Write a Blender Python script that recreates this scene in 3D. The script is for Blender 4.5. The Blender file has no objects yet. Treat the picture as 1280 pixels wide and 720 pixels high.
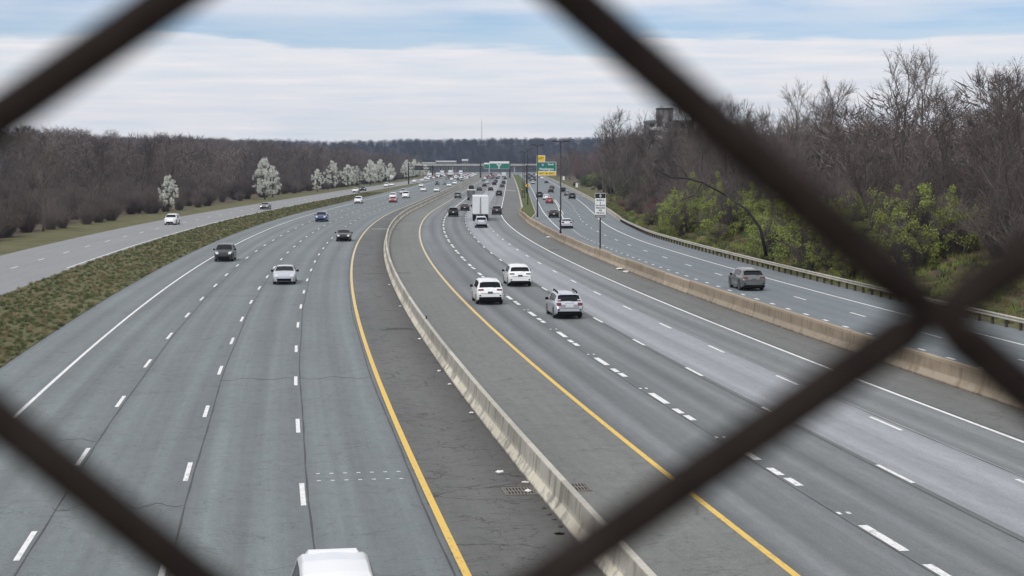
import bpy, math, random
import numpy as np
from math import radians, sin, cos, pi, sqrt, atan, atan2
from mathutils import Vector, Matrix
R = random.Random(7)
scene = bpy.context.scene
COL = scene.collection

# ------------------------------------------------------------------ camera
CAM_H = 9.7
PITCH = atan(157 / 2000)
cam_d = bpy.data.cameras.new('camera')
cam = bpy.data.objects.new('camera', cam_d); COL.objects.link(cam)
cam.location = (0, 0, CAM_H)
cam.rotation_euler = (pi / 2 - PITCH, 0, 0)
cam_d.sensor_width = 36; cam_d.lens = 56.25
cam_d.clip_start = 0.02; cam_d.clip_end = 9000
cam_d.dof.use_dof = True; cam_d.dof.focus_distance = 140; cam_d.dof.aperture_fstop = 22.5
scene.camera = cam

# ------------------------------------------------------------------ sky, sun, exposure
SUN_EL, SUN_AZ = radians(48), radians(205)      # azimuth clockwise from +Y (behind the camera, to its left)
world = bpy.data.worlds.new('World'); scene.world = world; world.use_nodes = True
nt = world.node_tree; nt.nodes.clear()
def N(tree, kind, **kw):
    n = tree.nodes.new(kind)
    for k, v in kw.items(): setattr(n, k, v)
    return n
def math_node(tree, op, a, b=None, clamp=False):
    n = N(tree, 'ShaderNodeMath', operation=op); n.use_clamp = clamp
    for i, v in enumerate((a, b)):
        if v is None: continue
        if isinstance(v, (int, float)): n.inputs[i].default_value = v
        else: tree.links.new(v, n.inputs[i])
    return n.outputs[0]
def map_range(tree, v, a, b, c=0.0, d=1.0, smooth=True):
    n = N(tree, 'ShaderNodeMapRange'); n.interpolation_type = 'SMOOTHSTEP' if smooth else 'LINEAR'
    tree.links.new(v, n.inputs['Value'])
    for k, x in zip(('From Min', 'From Max', 'To Min', 'To Max'), (a, b, c, d)): n.inputs[k].default_value = x
    return n.outputs[0]
sky = N(nt, 'ShaderNodeTexSky', sky_type='NISHITA'); sky.sun_disc = False
sky.sun_elevation = SUN_EL; sky.sun_rotation = SUN_AZ; sky.dust_density = 0.2; sky.ozone_density = 3.0; sky.air_density = 1.0
tc = N(nt, 'ShaderNodeTexCoord')
sep = N(nt, 'ShaderNodeSeparateXYZ'); nt.links.new(tc.outputs['Generated'], sep.inputs[0])
mp = N(nt, 'ShaderNodeMapping'); mp.inputs['Scale'].default_value = (1, 1, 9); mp.inputs['Location'].default_value = (0.35, 0.1, 0.2)
nt.links.new(tc.outputs['Generated'], mp.inputs[0])
n1 = N(nt, 'ShaderNodeTexNoise'); n1.inputs['Scale'].default_value = 5.5; n1.inputs['Detail'].default_value = 7; n1.inputs['Roughness'].default_value = 0.52
n2 = N(nt, 'ShaderNodeTexNoise'); n2.inputs['Scale'].default_value = 13; n2.inputs['Detail'].default_value = 6
nt.links.new(mp.outputs[0], n1.inputs['Vector'])
mp2 = N(nt, 'ShaderNodeMapping'); mp2.inputs['Scale'].default_value = (1, 1, 16); nt.links.new(tc.outputs['Generated'], mp2.inputs[0])
nt.links.new(mp2.outputs[0], n2.inputs['Vector'])
# a gap in the cloud layer some four to five degrees up, ragged along its edge
zz = math_node(nt, 'ADD', sep.outputs['Z'], math_node(nt, 'MULTIPLY', math_node(nt, 'SUBTRACT', n1.outputs[0], 0.5), 0.05))
lo = map_range(nt, zz, 0.0715, 0.0765)
hi = map_range(nt, zz, 0.077, 0.112)
gap = math_node(nt, 'MULTIPLY', lo, math_node(nt, 'SUBTRACT', 1.0, hi))
cover = math_node(nt, 'SUBTRACT', map_range(nt, n1.outputs[0], 0.2, 0.5, 0.55, 0.97), math_node(nt, 'MULTIPLY', gap, math_node(nt, 'ADD', 0.80, math_node(nt, 'MULTIPLY', math_node(nt, 'SUBTRACT', n2.outputs[0], 0.5), 0.9))), True)
cover = math_node(nt, 'MULTIPLY', cover, 1.0, True)
cr = N(nt, 'ShaderNodeValToRGB')
cr.color_ramp.elements[0].position = 0.3; cr.color_ramp.elements[0].color = (0.68, 0.725, 0.785, 1)
cr.color_ramp.elements[1].position = 0.7; cr.color_ramp.elements[1].color = (0.86, 0.825, 0.835, 1)
nt.links.new(n2.outputs[0], cr.inputs[0])
b1 = N(nt, 'ShaderNodeBackground'); b1.inputs[1].default_value = 0.092
hz_ = N(nt, 'ShaderNodeMix', data_type='RGBA', blend_type='MULTIPLY'); hz_.inputs[0].default_value = 1.0; nt.links.new(sky.outputs[0], hz_.inputs[6]); hz_.inputs[7].default_value = (0.84, 0.86, 1.0, 1); nt.links.new(hz_.outputs[2], b1.inputs[0])
b2 = N(nt, 'ShaderNodeBackground'); b2.inputs[1].default_value = 0.98; nt.links.new(cr.outputs[0], b2.inputs[0])
mx = N(nt, 'ShaderNodeMixShader'); nt.links.new(cover, mx.inputs[0]); nt.links.new(b1.outputs[0], mx.inputs[1]); nt.links.new(b2.outputs[0], mx.inputs[2])
out = N(nt, 'ShaderNodeOutputWorld'); nt.links.new(mx.outputs[0], out.inputs[0])

sun_d = bpy.data.lights.new('sun', 'SUN'); sun_d.energy = 1.5; sun_d.angle = radians(14); sun_d.color = (1, 0.97, 0.92)
sun = bpy.data.objects.new('sun', sun_d); COL.objects.link(sun)
sd = Vector((sin(SUN_AZ) * cos(SUN_EL), cos(SUN_AZ) * cos(SUN_EL), sin(SUN_EL)))
sun.rotation_euler = sd.to_track_quat('Z', 'Y').to_euler()
sun.location = (0, -30, 80)

scene.view_settings.view_transform = 'Standard'; scene.view_settings.look = 'None'
scene.view_settings.exposure = 0.17; scene.view_settings.gamma = 1.0
scene.render.engine = 'CYCLES'
scene.cycles.use_denoising = True
scene.cycles.max_bounces = 6; scene.cycles.diffuse_bounces = 2; scene.cycles.glossy_bounces = 3
scene.cycles.transmission_bounces = 4; scene.cycles.volume_bounces = 0; scene.cycles.transparent_max_bounces = 6
scene.cycles.sample_clamp_indirect = 6

# ------------------------------------------------------------------ object helpers
def link(name, data=None, parent=None, loc=None, rz=None):
    o = bpy.data.objects.new(name, data); COL.objects.link(o)
    if parent is not None: o.parent = parent
    if loc is not None: o.location = loc
    if rz is not None: o.rotation_euler = (0, 0, rz)
    return o
def tag(o, label=None, cat=None, group=None, kind=None):
    if label: o['label'] = label
    if cat: o['category'] = cat
    if group: o['group'] = group
    if kind: o['kind'] = kind
    return o
def copy_tree(o, parent=None):
    c = o.copy(); COL.objects.link(c); c.parent = parent
    for ch in o.children: copy_tree(ch, c)
    return c
class MB:
    """collects faces for ONE mesh"""
    def __init__(s): s.v = []; s.f = []; s.uv = {}; s.smooth = []
    def quad(s, a, b, c, d, sm=False):
        i = len(s.v); s.v += [a, b, c, d]; s.f.append((i, i + 1, i + 2, i + 3)); s.smooth.append(sm); return s
    def box(s, x0, x1, y0, y1, z0, z1, tx=0.0, ty=0.0):
        """box; tx, ty shrink the top"""
        i = len(s.v)
        s.v += [(x0, y0, z0), (x1, y0, z0), (x1, y1, z0), (x0, y1, z0),
                (x0 + tx, y0 + ty, z1), (x1 - tx, y0 + ty, z1), (x1 - tx, y1 - ty, z1), (x0 + tx, y1 - ty, z1)]
        for q in ((3, 2, 1, 0), (4, 5, 6, 7), (0, 1, 5, 4), (1, 2, 6, 5), (2, 3, 7, 6), (3, 0, 4, 7)):
            s.f.append(tuple(i + k for k in q)); s.smooth.append(False)
        return s
    def tube(s, pts, rad, n=6, cap=True, sm=True):
        pts = [Vector(p) for p in pts]
        if isinstance(rad, (int, float)): rad = [rad] * len(pts)
        base = len(s.v); prev = None
        for k, p in enumerate(pts):
            d = (pts[min(k + 1, len(pts) - 1)] - pts[max(k - 1, 0)]).normalized()
            if prev is None:
                a = d.cross(Vector((0, 0, 1))) if abs(d.z) < 0.95 else d.cross(Vector((1, 0, 0)))
            else:
                a = prev - d * prev.dot(d)
            a.normalize(); prev = a; b = d.cross(a)
            for j in range(n):
                t = 2 * pi * j / n
                q = p + (a * cos(t) + b * sin(t)) * rad[k]
                s.v.append((q.x, q.y, q.z))
        for k in range(len(pts) - 1):
            for j in range(n):
                j2 = (j + 1) % n
                s.f.append((base + k * n + j, base + k * n + j2, base + (k + 1) * n + j2, base + (k + 1) * n + j)); s.smooth.append(sm)
        if cap:
            s.f.append(tuple(base + j for j in range(n))[::-1]); s.smooth.append(False)
            s.f.append(tuple(base + (len(pts) - 1) * n + j for j in range(n))); s.smooth.append(False)
        return s
    def grid(s, rows, sm=True, close=False, uvs=None):
        """rows: equally long lists of points"""
        base = len(s.v); m = len(rows[0])
        for r in rows: s.v += [tuple(p) for p in r]
        if uvs:
            for i, r in enumerate(uvs):
                for j, q in enumerate(r): s.uv[base + i * m + j] = q
        for i in range(len(rows) - 1):
            for j in range(m - 1 + (1 if close else 0)):
                j2 = (j + 1) % m
                s.f.append((base + i * m + j, base + i * m + j2, base + (i + 1) * m + j2, base + (i + 1) * m + j)); s.smooth.append(sm)
        return s
    def mesh(s, name, mats):
        me = bpy.data.meshes.new(name); me.from_pydata([tuple(v) for v in s.v], [], s.f)
        me.polygons.foreach_set('use_smooth', s.smooth)
        if s.uv:
            l = me.uv_layers.new(name='UVMap'); vi = np.empty(len(me.loops), dtype=np.int32); me.loops.foreach_get('vertex_index', vi)
            arr = np.zeros((len(me.loops), 2), dtype=np.float32)
            for k, i in enumerate(vi): arr[k] = s.uv.get(int(i), (0, 0))
            l.data.foreach_set('uv', arr.ravel())
        if not isinstance(mats, (list, tuple)): mats = [mats]
        for m in mats: me.materials.append(m)
        me.validate(); me.update()
        return me
    def build(s, name, mat, parent=None, loc=None, rz=None):
        return link(name, s.mesh(name, mat), parent, loc, rz)

# ------------------------------------------------------------------ materials
def base_mat(name):
    m = bpy.data.materials.new(name); m.use_nodes = True
    t = m.node_tree; return m, t, t.nodes['Principled BSDF']
def mat(name, col, rough=0.6, metal=0.0, var=0.0, vscale=3.0, bump=0.0, coat=0.0, objvar=0.0, spec=0.5):
    m, t, p = base_mat(name)
    p.inputs['Roughness'].default_value = rough; p.inputs['Metallic'].default_value = metal
    p.inputs['Coat Weight'].default_value = coat; p.inputs['Coat Roughness'].default_value = 0.06
    p.inputs['Specular IOR Level'].default_value = spec
    p.inputs['Base Color'].default_value = (*col, 1)
    src = None
    if var > 0 or bump > 0:
        tcn = N(t, 'ShaderNodeTexCoord'); nz = N(t, 'ShaderNodeTexNoise'); nz.inputs['Scale'].default_value = vscale; nz.inputs['Detail'].default_value = 6
        t.links.new(tcn.outputs['Object'], nz.inputs['Vector']); src = nz.outputs[0]
    if var > 0 or objvar > 0:
        hsv = N(t, 'ShaderNodeHueSaturation'); hsv.inputs['Color'].default_value = (*col, 1)
        v = None
        if var > 0: v = map_range(t, src, 0.25, 0.75, 1 - var, 1 + var, False)
        if objvar > 0:
            oi = N(t, 'ShaderNodeObjectInfo'); w = map_range(t, oi.outputs['Random'], 0, 1, 1 - objvar, 1 + objvar, False)
            v = w if v is None else math_node(t, 'MULTIPLY', v, w)
            t.links.new(map_range(t, oi.outputs['Random'], 0, 1, 0.5 - objvar * 0.04, 0.5 + objvar * 0.04, False), hsv.inputs['Hue'])
        t.links.new(v, hsv.inputs['Value']); t.links.new(hsv.outputs[0], p.inputs['Base Color'])
    if bump > 0:
        b = N(t, 'ShaderNodeBump'); b.inputs['Strength'].default_value = bump; b.inputs['Distance'].default_value = 0.02
        t.links.new(src, b.inputs['Height']); t.links.new(b.outputs[0], p.inputs['Normal'])
    return m
def uvnoise(t, uvout, sx, sy, scale=1.0, detail=5, rough=0.55, off=(0, 0, 0)):
    mpn = N(t, 'ShaderNodeMapping'); mpn.inputs['Scale'].default_value = (sx, sy, 1); mpn.inputs['Location'].default_value = off
    t.links.new(uvout, mpn.inputs[0])
    nz = N(t, 'ShaderNodeTexNoise'); nz.inputs['Scale'].default_value = scale; nz.inputs['Detail'].default_value = detail; nz.inputs['Roughness'].default_value = rough
    t.links.new(mpn.outputs[0], nz.inputs['Vector']); return nz.outputs[0]
def mixcol(t, fac, a, b):
    n = N(t, 'ShaderNodeMix', data_type='RGBA')
    if isinstance(fac, (int, float)): n.inputs[0].default_value = fac
    else: t.links.new(fac, n.inputs[0])
    for k, v in ((6, a), (7, b)):
        if isinstance(v, tuple): n.inputs[k].default_value = (*v[:3], 1)
        else: t.links.new(v, n.inputs[k])
    return n.outputs[2]
def asphalt(name, col, dark, streak=0.18, cracks=0.0, tracks=None, blotch=0.15, rough=0.8, off=0.0, dark_band=None):
    """worn asphalt laid along the road: UV is (metres across, metres along)"""
    m, t, p = base_mat(name); p.inputs['Roughness'].default_value = rough; p.inputs['Specular IOR Level'].default_value = 0.35
    tcn = N(t, 'ShaderNodeTexCoord'); uv = tcn.outputs['UV']
    st = uvnoise(t, uv, 1.6, 0.012, 1.0, 4, 0.6, (off, off, 0))
    bl = uvnoise(t, uv, 0.22, 0.06, 1.0, 5, 0.6, (off + 3, off, 0))
    fine = uvnoise(t, uv, 14, 9, 1.0, 3, 0.7)
    v = map_range(t, st, 0.25, 0.75, 1 - streak, 1 + streak, False)
    v = math_node(t, 'MULTIPLY', v, map_range(t, bl, 0.25, 0.75, 1 - blotch, 1 + blotch, False))
    v = math_node(t, 'MULTIPLY', v, map_range(t, fine, 0.25, 0.75, 0.82, 1.18, False))
    v = math_node(t, 'MULTIPLY', v, map_range(t, uvnoise(t, uv, 3.5, 0.9, 1.0, 4, 0.65, (off, 7, 0)), 0.25, 0.75, 0.9, 1.1, False))
    if tracks:                                  # oil-darkened middle and polished wheel paths of each lane
        o0, w, amt = tracks
        sp = N(t, 'ShaderNodeSeparateXYZ'); t.links.new(uv, sp.inputs[0])
        ph = math_node(t, 'MULTIPLY', math_node(t, 'SUBTRACT', sp.outputs[0], o0), 2 * pi * 2 / w)
        wv = math_node(t, 'COSINE', ph)
        v = math_node(t, 'MULTIPLY', v, math_node(t, 'SUBTRACT', 1.0, math_node(t, 'MULTIPLY', wv, amt)))
    hs = N(t, 'ShaderNodeHueSaturation'); hs.inputs['Color'].default_value = (*col, 1); t.links.new(v, hs.inputs['Value'])
    c = hs.outputs[0]
    if dark_band:                                    # darker band towards the barrier foot
        sp2 = N(t, 'ShaderNodeSeparateXYZ'); t.links.new(uv, sp2.inputs[0])
        du = math_node(t, 'ADD', sp2.outputs[0], math_node(t, 'MULTIPLY', math_node(t, 'SUBTRACT', bl, 0.5), 1.6))
        c = mixcol(t, math_node(t, 'MULTIPLY', map_range(t, du, dark_band[0], dark_band[1]), 0.5), c, (0.064, 0.061, 0.058))
    if cracks > 0:
        w1 = uvnoise(t, uv, 0.8, 0.8, 1.0, 4, 0.6, (1, 5, 0))
        wv = N(t, 'ShaderNodeVectorMath', operation='ADD'); t.links.new(uv, wv.inputs[0])
        cmb = N(t, 'ShaderNodeCombineXYZ'); t.links.new(math_node(t, 'MULTIPLY', w1, 2.2), cmb.inputs[0]); t.links.new(math_node(t, 'MULTIPLY', bl, 3.0), cmb.inputs[1])
        t.links.new(cmb.outputs[0], wv.inputs[1])
        tot = None
        for sx, sy, th in ((0.30, 0.75, 0.017), (0.75, 0.22, 0.013), (0.55, 1.5, 0.018), (0.9, 1.1, 0.014)):
            mpn = N(t, 'ShaderNodeMapping'); mpn.inputs['Scale'].default_value = (sx, sy, 1); mpn.inputs['Location'].default_value = (sx * 9, sy * 4, 0); t.links.new(wv.outputs[0], mpn.inputs[0])
            vo = N(t, 'ShaderNodeTexVoronoi', feature='DISTANCE_TO_EDGE'); vo.inputs['Scale'].default_value = 1.0; t.links.new(mpn.outputs[0], vo.inputs['Vector'])
            k = map_range(t, vo.outputs['Distance'], th * 0.3, th, 1, 0)
            msk = map_range(t, uvnoise(t, uv, 0.5, 0.3, 1.0, 3, 0.6, (sx * 17, sy * 7, 0)), 0.45, 0.56, 0, 1)
            k = math_node(t, 'MULTIPLY', k, msk)
            tot = k if tot is None else math_node(t, 'MAXIMUM', tot, k)
        c = mixcol(t, math_node(t, 'MULTIPLY', tot, cracks), c, dark)
    t.links.new(c, p.inputs['Base Color'])
    b = N(t, 'ShaderNodeBump'); b.inputs['Strength'].default_value = 0.25; b.inputs['Distance'].default_value = 0.01
    t.links.new(fine, b.inputs['Height']); t.links.new(b.outputs[0], p.inputs['Normal'])
    return m
def concrete(name, col, stain, scuff, amount=1.0):
    """cast barrier: UV is (metres up the face from the road, metres along)"""
    m, t, p = base_mat(name); p.inputs['Roughness'].default_value = 0.9; p.inputs['Specular IOR Level'].default_value = 0.3
    tcn = N(t, 'ShaderNodeTexCoord'); uv = tcn.outputs['UV']
    sp = N(t, 'ShaderNodeSeparateXYZ'); t.links.new(uv, sp.inputs[0])
    drip = uvnoise(t, uv, 0.35, 2.2, 1.0, 5, 0.6)
    big = uvnoise(t, uv, 0.6, 0.25, 1.0, 4, 0.6, (4, 9, 0))
    fine = uvnoise(t, uv, 22, 22, 1.0, 4, 0.6)
    sc = uvnoise(t, uv, 1.6, 1.1, 1.0, 5, 0.65, (8, 2, 0))
    c = mixcol(t, math_node(t, 'MULTIPLY', map_range(t, drip, 0.48, 0.66), 0.75 * amount), col, stain)
    c = mixcol(t, math_node(t, 'MULTIPLY', map_range(t, big, 0.45, 0.7), 0.5 * amount), c, stain)
    low = math_node(t, 'MULTIPLY', map_range(t, sp.outputs[0], 0.04, 0.14), map_range(t, math_node(t, 'ADD', sp.outputs[0], math_node(t, 'MULTIPLY', sc, 0.5)), 0.80, 0.55))
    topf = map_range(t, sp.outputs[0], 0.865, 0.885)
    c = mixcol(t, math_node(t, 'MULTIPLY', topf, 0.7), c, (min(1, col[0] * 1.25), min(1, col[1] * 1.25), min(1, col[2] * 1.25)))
    c = mixcol(t, math_node(t, 'MULTIPLY', math_node(t, 'MULTIPLY', low, map_range(t, sc, 0.40, 0.54)), 0.9 * amount), c, scuff)
    foot = map_range(t, math_node(t, 'ADD', sp.outputs[0], math_node(t, 'MULTIPLY', math_node(t, 'SUBTRACT', sc, 0.5), 0.35)), 0.09, 0.01)
    c = mixcol(t, math_node(t, 'MULTIPLY', foot, 0.7 * amount), c, (0.10, 0.085, 0.07))
    hs = N(t, 'ShaderNodeHueSaturation'); t.links.new(c, hs.inputs['Color']); t.links.new(map_range(t, fine, 0.25, 0.75, 0.85, 1.15, False), hs.inputs['Value'])
    oi = N(t, 'ShaderNodeObjectInfo')
    hs2 = N(t, 'ShaderNodeHueSaturation'); t.links.new(hs.outputs[0], hs2.inputs['Color']); t.links.new(map_range(t, oi.outputs['Random'], 0, 1, 0.82, 1.1, False), hs2.inputs['Value'])
    t.links.new(hs2.outputs[0], p.inputs['Base Color'])
    b = N(t, 'ShaderNodeBump'); b.inputs['Strength'].default_value = 0.4; b.inputs['Distance'].default_value = 0.015
    t.links.new(fine, b.inputs['Height']); t.links.new(b.outputs[0], p.inputs['Normal'])
    return m
def paint_line(name, col, wear=0.6, far_col=None):
    m, t, p = base_mat(name); p.inputs['Roughness'].default_value = 0.6
    tcn = N(t, 'ShaderNodeTexCoord'); uv = tcn.outputs['UV']
    a = uvnoise(t, uv, 10, 2.5, 1.0, 6, 0.7); b_ = uvnoise(t, uv, 1, 0.08, 1.0, 3, 0.6)
    f = math_node(t, 'MULTIPLY', map_range(t, a, 0.48, 0.64), map_range(t, b_, 0.35, 0.65, 0.3, 1.0), True)
    if far_col:                                # colour turns paler farther along the road
        spv = N(t, 'ShaderNodeSeparateXYZ'); t.links.new(uv, spv.inputs[0])
        col = mixcol(t, map_range(t, math_node(t, 'ADD', spv.outputs[1], math_node(t, 'MULTIPLY', b_, 20)), 70, 190), col, far_col)
    c = mixcol(t, math_node(t, 'MULTIPLY', f, wear), col, (0.16, 0.16, 0.155))
    t.links.new(c, p.inputs['Base Color']); return m
def ground_mat(name, cols, scale=0.15):
    m, t, p = base_mat(name); p.inputs['Roughness'].default_value = 0.95; p.inputs['Specular IOR Level'].default_value = 0.2
    tcn = N(t, 'ShaderNodeTexCoord')
    nz = N(t, 'ShaderNodeTexNoise'); nz.inputs['Scale'].default_value = scale; nz.inputs['Detail'].default_value = 8; nz.inputs['Roughness'].default_value = 0.65
    t.links.new(tcn.outputs['Object'], nz.inputs['Vector'])
    r = N(t, 'ShaderNodeValToRGB'); e = r.color_ramp.elements
    while len(e) < len(cols): e.new(0.5)
    for i, c in enumerate(cols): e[i].position = 0.3 + 0.4 * i / (len(cols) - 1); e[i].color = (*c, 1)
    t.links.new(nz.outputs[0], r.inputs[0]); t.links.new(r.outputs[0], p.inputs['Base Color'])
    b = N(t, 'ShaderNodeBump'); b.inputs['Strength'].default_value = 0.6; b.inputs['Distance'].default_value = 0.2
    t.links.new(nz.outputs[0], b.inputs['Height']); t.links.new(b.outputs[0], p.inputs['Normal'])
    return m

M = {}
M['opp'] = asphalt('oncoming_asphalt', (0.164, 0.186, 0.190), (0.07, 0.07, 0.07), 0.16, 0.35, tracks=(-11.3, 3.5, 0.09), blotch=0.10, off=1)
M['shl'] = asphalt('left_shoulder_asphalt', (0.126, 0.127, 0.123), (0.038, 0.036, 0.034), 0.08, 0.85, blotch=0.16, off=5, dark_band=(-5.9, -4.45))
M['shr'] = asphalt('right_shoulder_asphalt', (0.172, 0.178, 0.168), (0.06, 0.058, 0.055), 0.10, 0.4, blotch=0.10, off=9)
M['lane_dark'] = asphalt('dark_lane_asphalt', (0.160, 0.173, 0.177), (0.04, 0.04, 0.04), 0.22, tracks=(0, 3.52, 0.13), blotch=0.10, off=13)
M['lane_light'] = asphalt('pale_lane_asphalt', (0.285, 0.298, 0.315), (0.05, 0.05, 0.05), 0.16, tracks=(7.05, 3.45, 0.09), blotch=0.09, off=17)
M['lane_mid'] = asphalt('right_lane_asphalt', (0.178, 0.188, 0.192), (0.05, 0.05, 0.05), 0.22, tracks=(10.5, 3.3, 0.12), blotch=0.10, off=21)
M['shr2'] = asphalt('far_shoulder_asphalt', (0.150, 0.152, 0.146), (0.05, 0.048, 0.045), 0.10, 0.4, blotch=0.10, off=25)
M['right_road'] = asphalt('right_roadway_asphalt', (0.168, 0.192, 0.205), (0.05, 0.05, 0.05), 0.08, tracks=(20.9, 3.2, 0.05), blotch=0.06, off=29)
M['local_road'] = asphalt('local_roadway_asphalt', (0.24, 0.245, 0.25), (0.05, 0.05, 0.05), 0.08, blotch=0.06, off=33)
M['patch_dark'] = asphalt('dark_patch', (0.06, 0.058, 0.055), (0.03, 0.03, 0.03), 0.2, blotch=0.3)
M['patch_light'] = asphalt('pale_patch', (0.30, 0.295, 0.28), (0.1, 0.1, 0.1), 0.2, blotch=0.3)
M['seal'] = mat('crack_sealant', (0.052, 0.052, 0.054), 0.7, var=0.3, vscale=0.8)
M['barrier'] = concrete('median_concrete', (0.43, 0.41, 0.36), (0.20, 0.18, 0.15), (0.68, 0.63, 0.51))
M['barrier_tan'] = concrete('tan_concrete', (0.36, 0.295, 0.215), (0.21, 0.16, 0.115), (0.42, 0.36, 0.28), 0.9)
M['parapet'] = concrete('pale_concrete', (0.45, 0.42, 0.35), (0.28, 0.25, 0.2), (0.5, 0.48, 0.42), 0.7)
M['white_line'] = paint_line('white_road_paint', (0.80, 0.80, 0.79))
M['yellow_line'] = paint_line('yellow_road_paint', (0.76, 0.50, 0.09), 0.5, (0.62, 0.52, 0.33))
M['grass'] = ground_mat('mown_grass', [(0.05, 0.065, 0.02), (0.085, 0.11, 0.032), (0.14, 0.14, 0.06)], 0.35)
M['verge'] = ground_mat('dry_verge', [(0.075, 0.07, 0.035), (0.115, 0.115, 0.05), (0.16, 0.135, 0.085)], 0.25)
M['bank'] = ground_mat('leaf_litter', [(0.06, 0.045, 0.032), (0.105, 0.08, 0.06), (0.10, 0.105, 0.045)], 0.12)
M['hill'] = ground_mat('hill_floor', [(0.018, 0.018, 0.022), (0.030, 0.030, 0.034)], 0.02)
M['curb'] = mat('kerb_stone', (0.42, 0.40, 0.35), 0.9, var=0.2, vscale=1.5)
M['steel_dark'] = mat('dark_pole_paint', (0.022, 0.020, 0.020), 0.5, 0.3)
M['steel'] = mat('galvanised_steel', (0.50, 0.47, 0.40), 0.5, 0.35, var=0.2, vscale=1.2)
M['post_dark'] = mat('weathered_post', (0.06, 0.05, 0.042), 0.8, var=0.2)
M['sign_green'] = mat('sign_green', (0.004, 0.165, 0.115), 0.4)
M['sign_white'] = mat('sign_white', (0.78, 0.79, 0.80), 0.4)
M['sign_black'] = mat('sign_black', (0.012, 0.012, 0.014), 0.4)
M['sign_yellow'] = mat('sign_yellow', (0.80, 0.52, 0.03), 0.4)
M['sign_blue'] = mat('sign_blue', (0.03, 0.11, 0.35), 0.4)
M['sign_red'] = mat('sign_red', (0.6, 0.03, 0.03), 0.4)
M['sign_back'] = mat('sign_back', (0.12, 0.12, 0.12), 0.5, 0.4)
M['bark'] = mat('grey_brown_bark', (0.100, 0.086, 0.080), 0.9, objvar=0.3, spec=0.1)
M['twig'] = mat('grey_brown_twigs', (0.132, 0.110, 0.102), 0.9, objvar=0.35, spec=0.1)
M['twig_red'] = mat('reddish_buds', (0.165, 0.098, 0.098), 0.9, objvar=0.25, spec=0.1)
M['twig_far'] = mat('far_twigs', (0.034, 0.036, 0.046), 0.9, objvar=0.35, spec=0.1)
M['leaf'] = mat('fresh_green_leaves', (0.21, 0.245, 0.065), 0.7, objvar=0.3, spec=0.2)
M['leaf_dark'] = mat('dark_green_leaves', (0.085, 0.110, 0.045), 0.7, objvar=0.3, spec=0.2)
M['straw'] = mat('dry_straw', (0.24, 0.19, 0.11), 0.9, objvar=0.3, spec=0.1)
M['blossom'] = mat('white_blossom', (0.70, 0.72, 0.66), 0.8, objvar=0.10, spec=0.2)
M['tyre'] = mat('tyre_rubber', (0.018, 0.018, 0.018), 0.85)
M['rim'] = mat('alloy_rim', (0.42, 0.42, 0.43), 0.3, 0.85)
M['glass'] = mat('dark_car_glass', (0.006, 0.008, 0.010), 0.08, spec=0.22)
M['trim'] = mat('black_trim', (0.006, 0.006, 0.007), 0.85, spec=0.1)
M['red_lens'] = mat('red_lamp_lens', (0.12, 0.006, 0.014), 0.2, coat=0.4)
M['clear_lens'] = mat('clear_lamp_lens', (0.62, 0.64, 0.66), 0.1, coat=0.8)
M['plate'] = mat('number_plate', (0.62, 0.64, 0.66), 0.4)
M['chrome'] = mat('chrome_badge', (0.45, 0.46, 0.48), 0.2, 0.9)
M['fence'] = mat('brown_coated_wire', (0.017, 0.0118, 0.010), 0.8, var=0.45, vscale=140, bump=0.3, spec=0.15)
M['bridge'] = mat('bridge_concrete', (0.36, 0.35, 0.325), 0.9, var=0.15, vscale=0.3)
M['bridge_steel'] = mat('bridge_girder', (0.11, 0.115, 0.12), 0.7)
M['wall_white'] = mat('pale_cladding', (0.60, 0.61, 0.60), 0.7, var=0.06, vscale=0.3)
M['wall_far'] = mat('shade_dark_wall', (0.115, 0.115, 0.11), 0.8)  # dark wall colour stands in for the shade below the overpass deck
M['wall_grey'] = mat('grey_render', (0.25, 0.25, 0.26), 0.8, var=0.1, vscale=0.2)
M['litter'] = mat('white_litter', (0.75, 0.75, 0.73), 0.6)
M['iron'] = mat('rusty_iron', (0.20, 0.185, 0.165), 0.8, 0.1, var=0.25, vscale=12)
M['void'] = mat('recess_shade', (0.012, 0.011, 0.010), 0.9)  # near-black that paints in the shade inside drains and culvert
PAINT = {
    'white': mat('white_car_paint', (0.84, 0.85, 0.86), 0.3, coat=0.7),
    'silver': mat('silver_car_paint', (0.56, 0.59, 0.64), 0.3, 0.45, coat=0.7),
    'grey': mat('grey_car_paint', (0.16, 0.165, 0.17), 0.3, 0.5, coat=0.7),
    'dark grey': mat('dark_grey_car_paint', (0.032, 0.034, 0.038), 0.3, 0.4, coat=0.5),
    'black': mat('black_car_paint', (0.007, 0.007, 0.009), 0.25, coat=0.45, spec=0.3),
    'red': mat('red_car_paint', (0.32, 0.022, 0.03), 0.3, coat=0.7),
    'blue': mat('blue_car_paint', (0.03, 0.06, 0.16), 0.3, 0.3, coat=0.7),
    'beige': mat('beige_car_paint', (0.48, 0.42, 0.34), 0.3, 0.2, coat=0.6),
}

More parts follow.
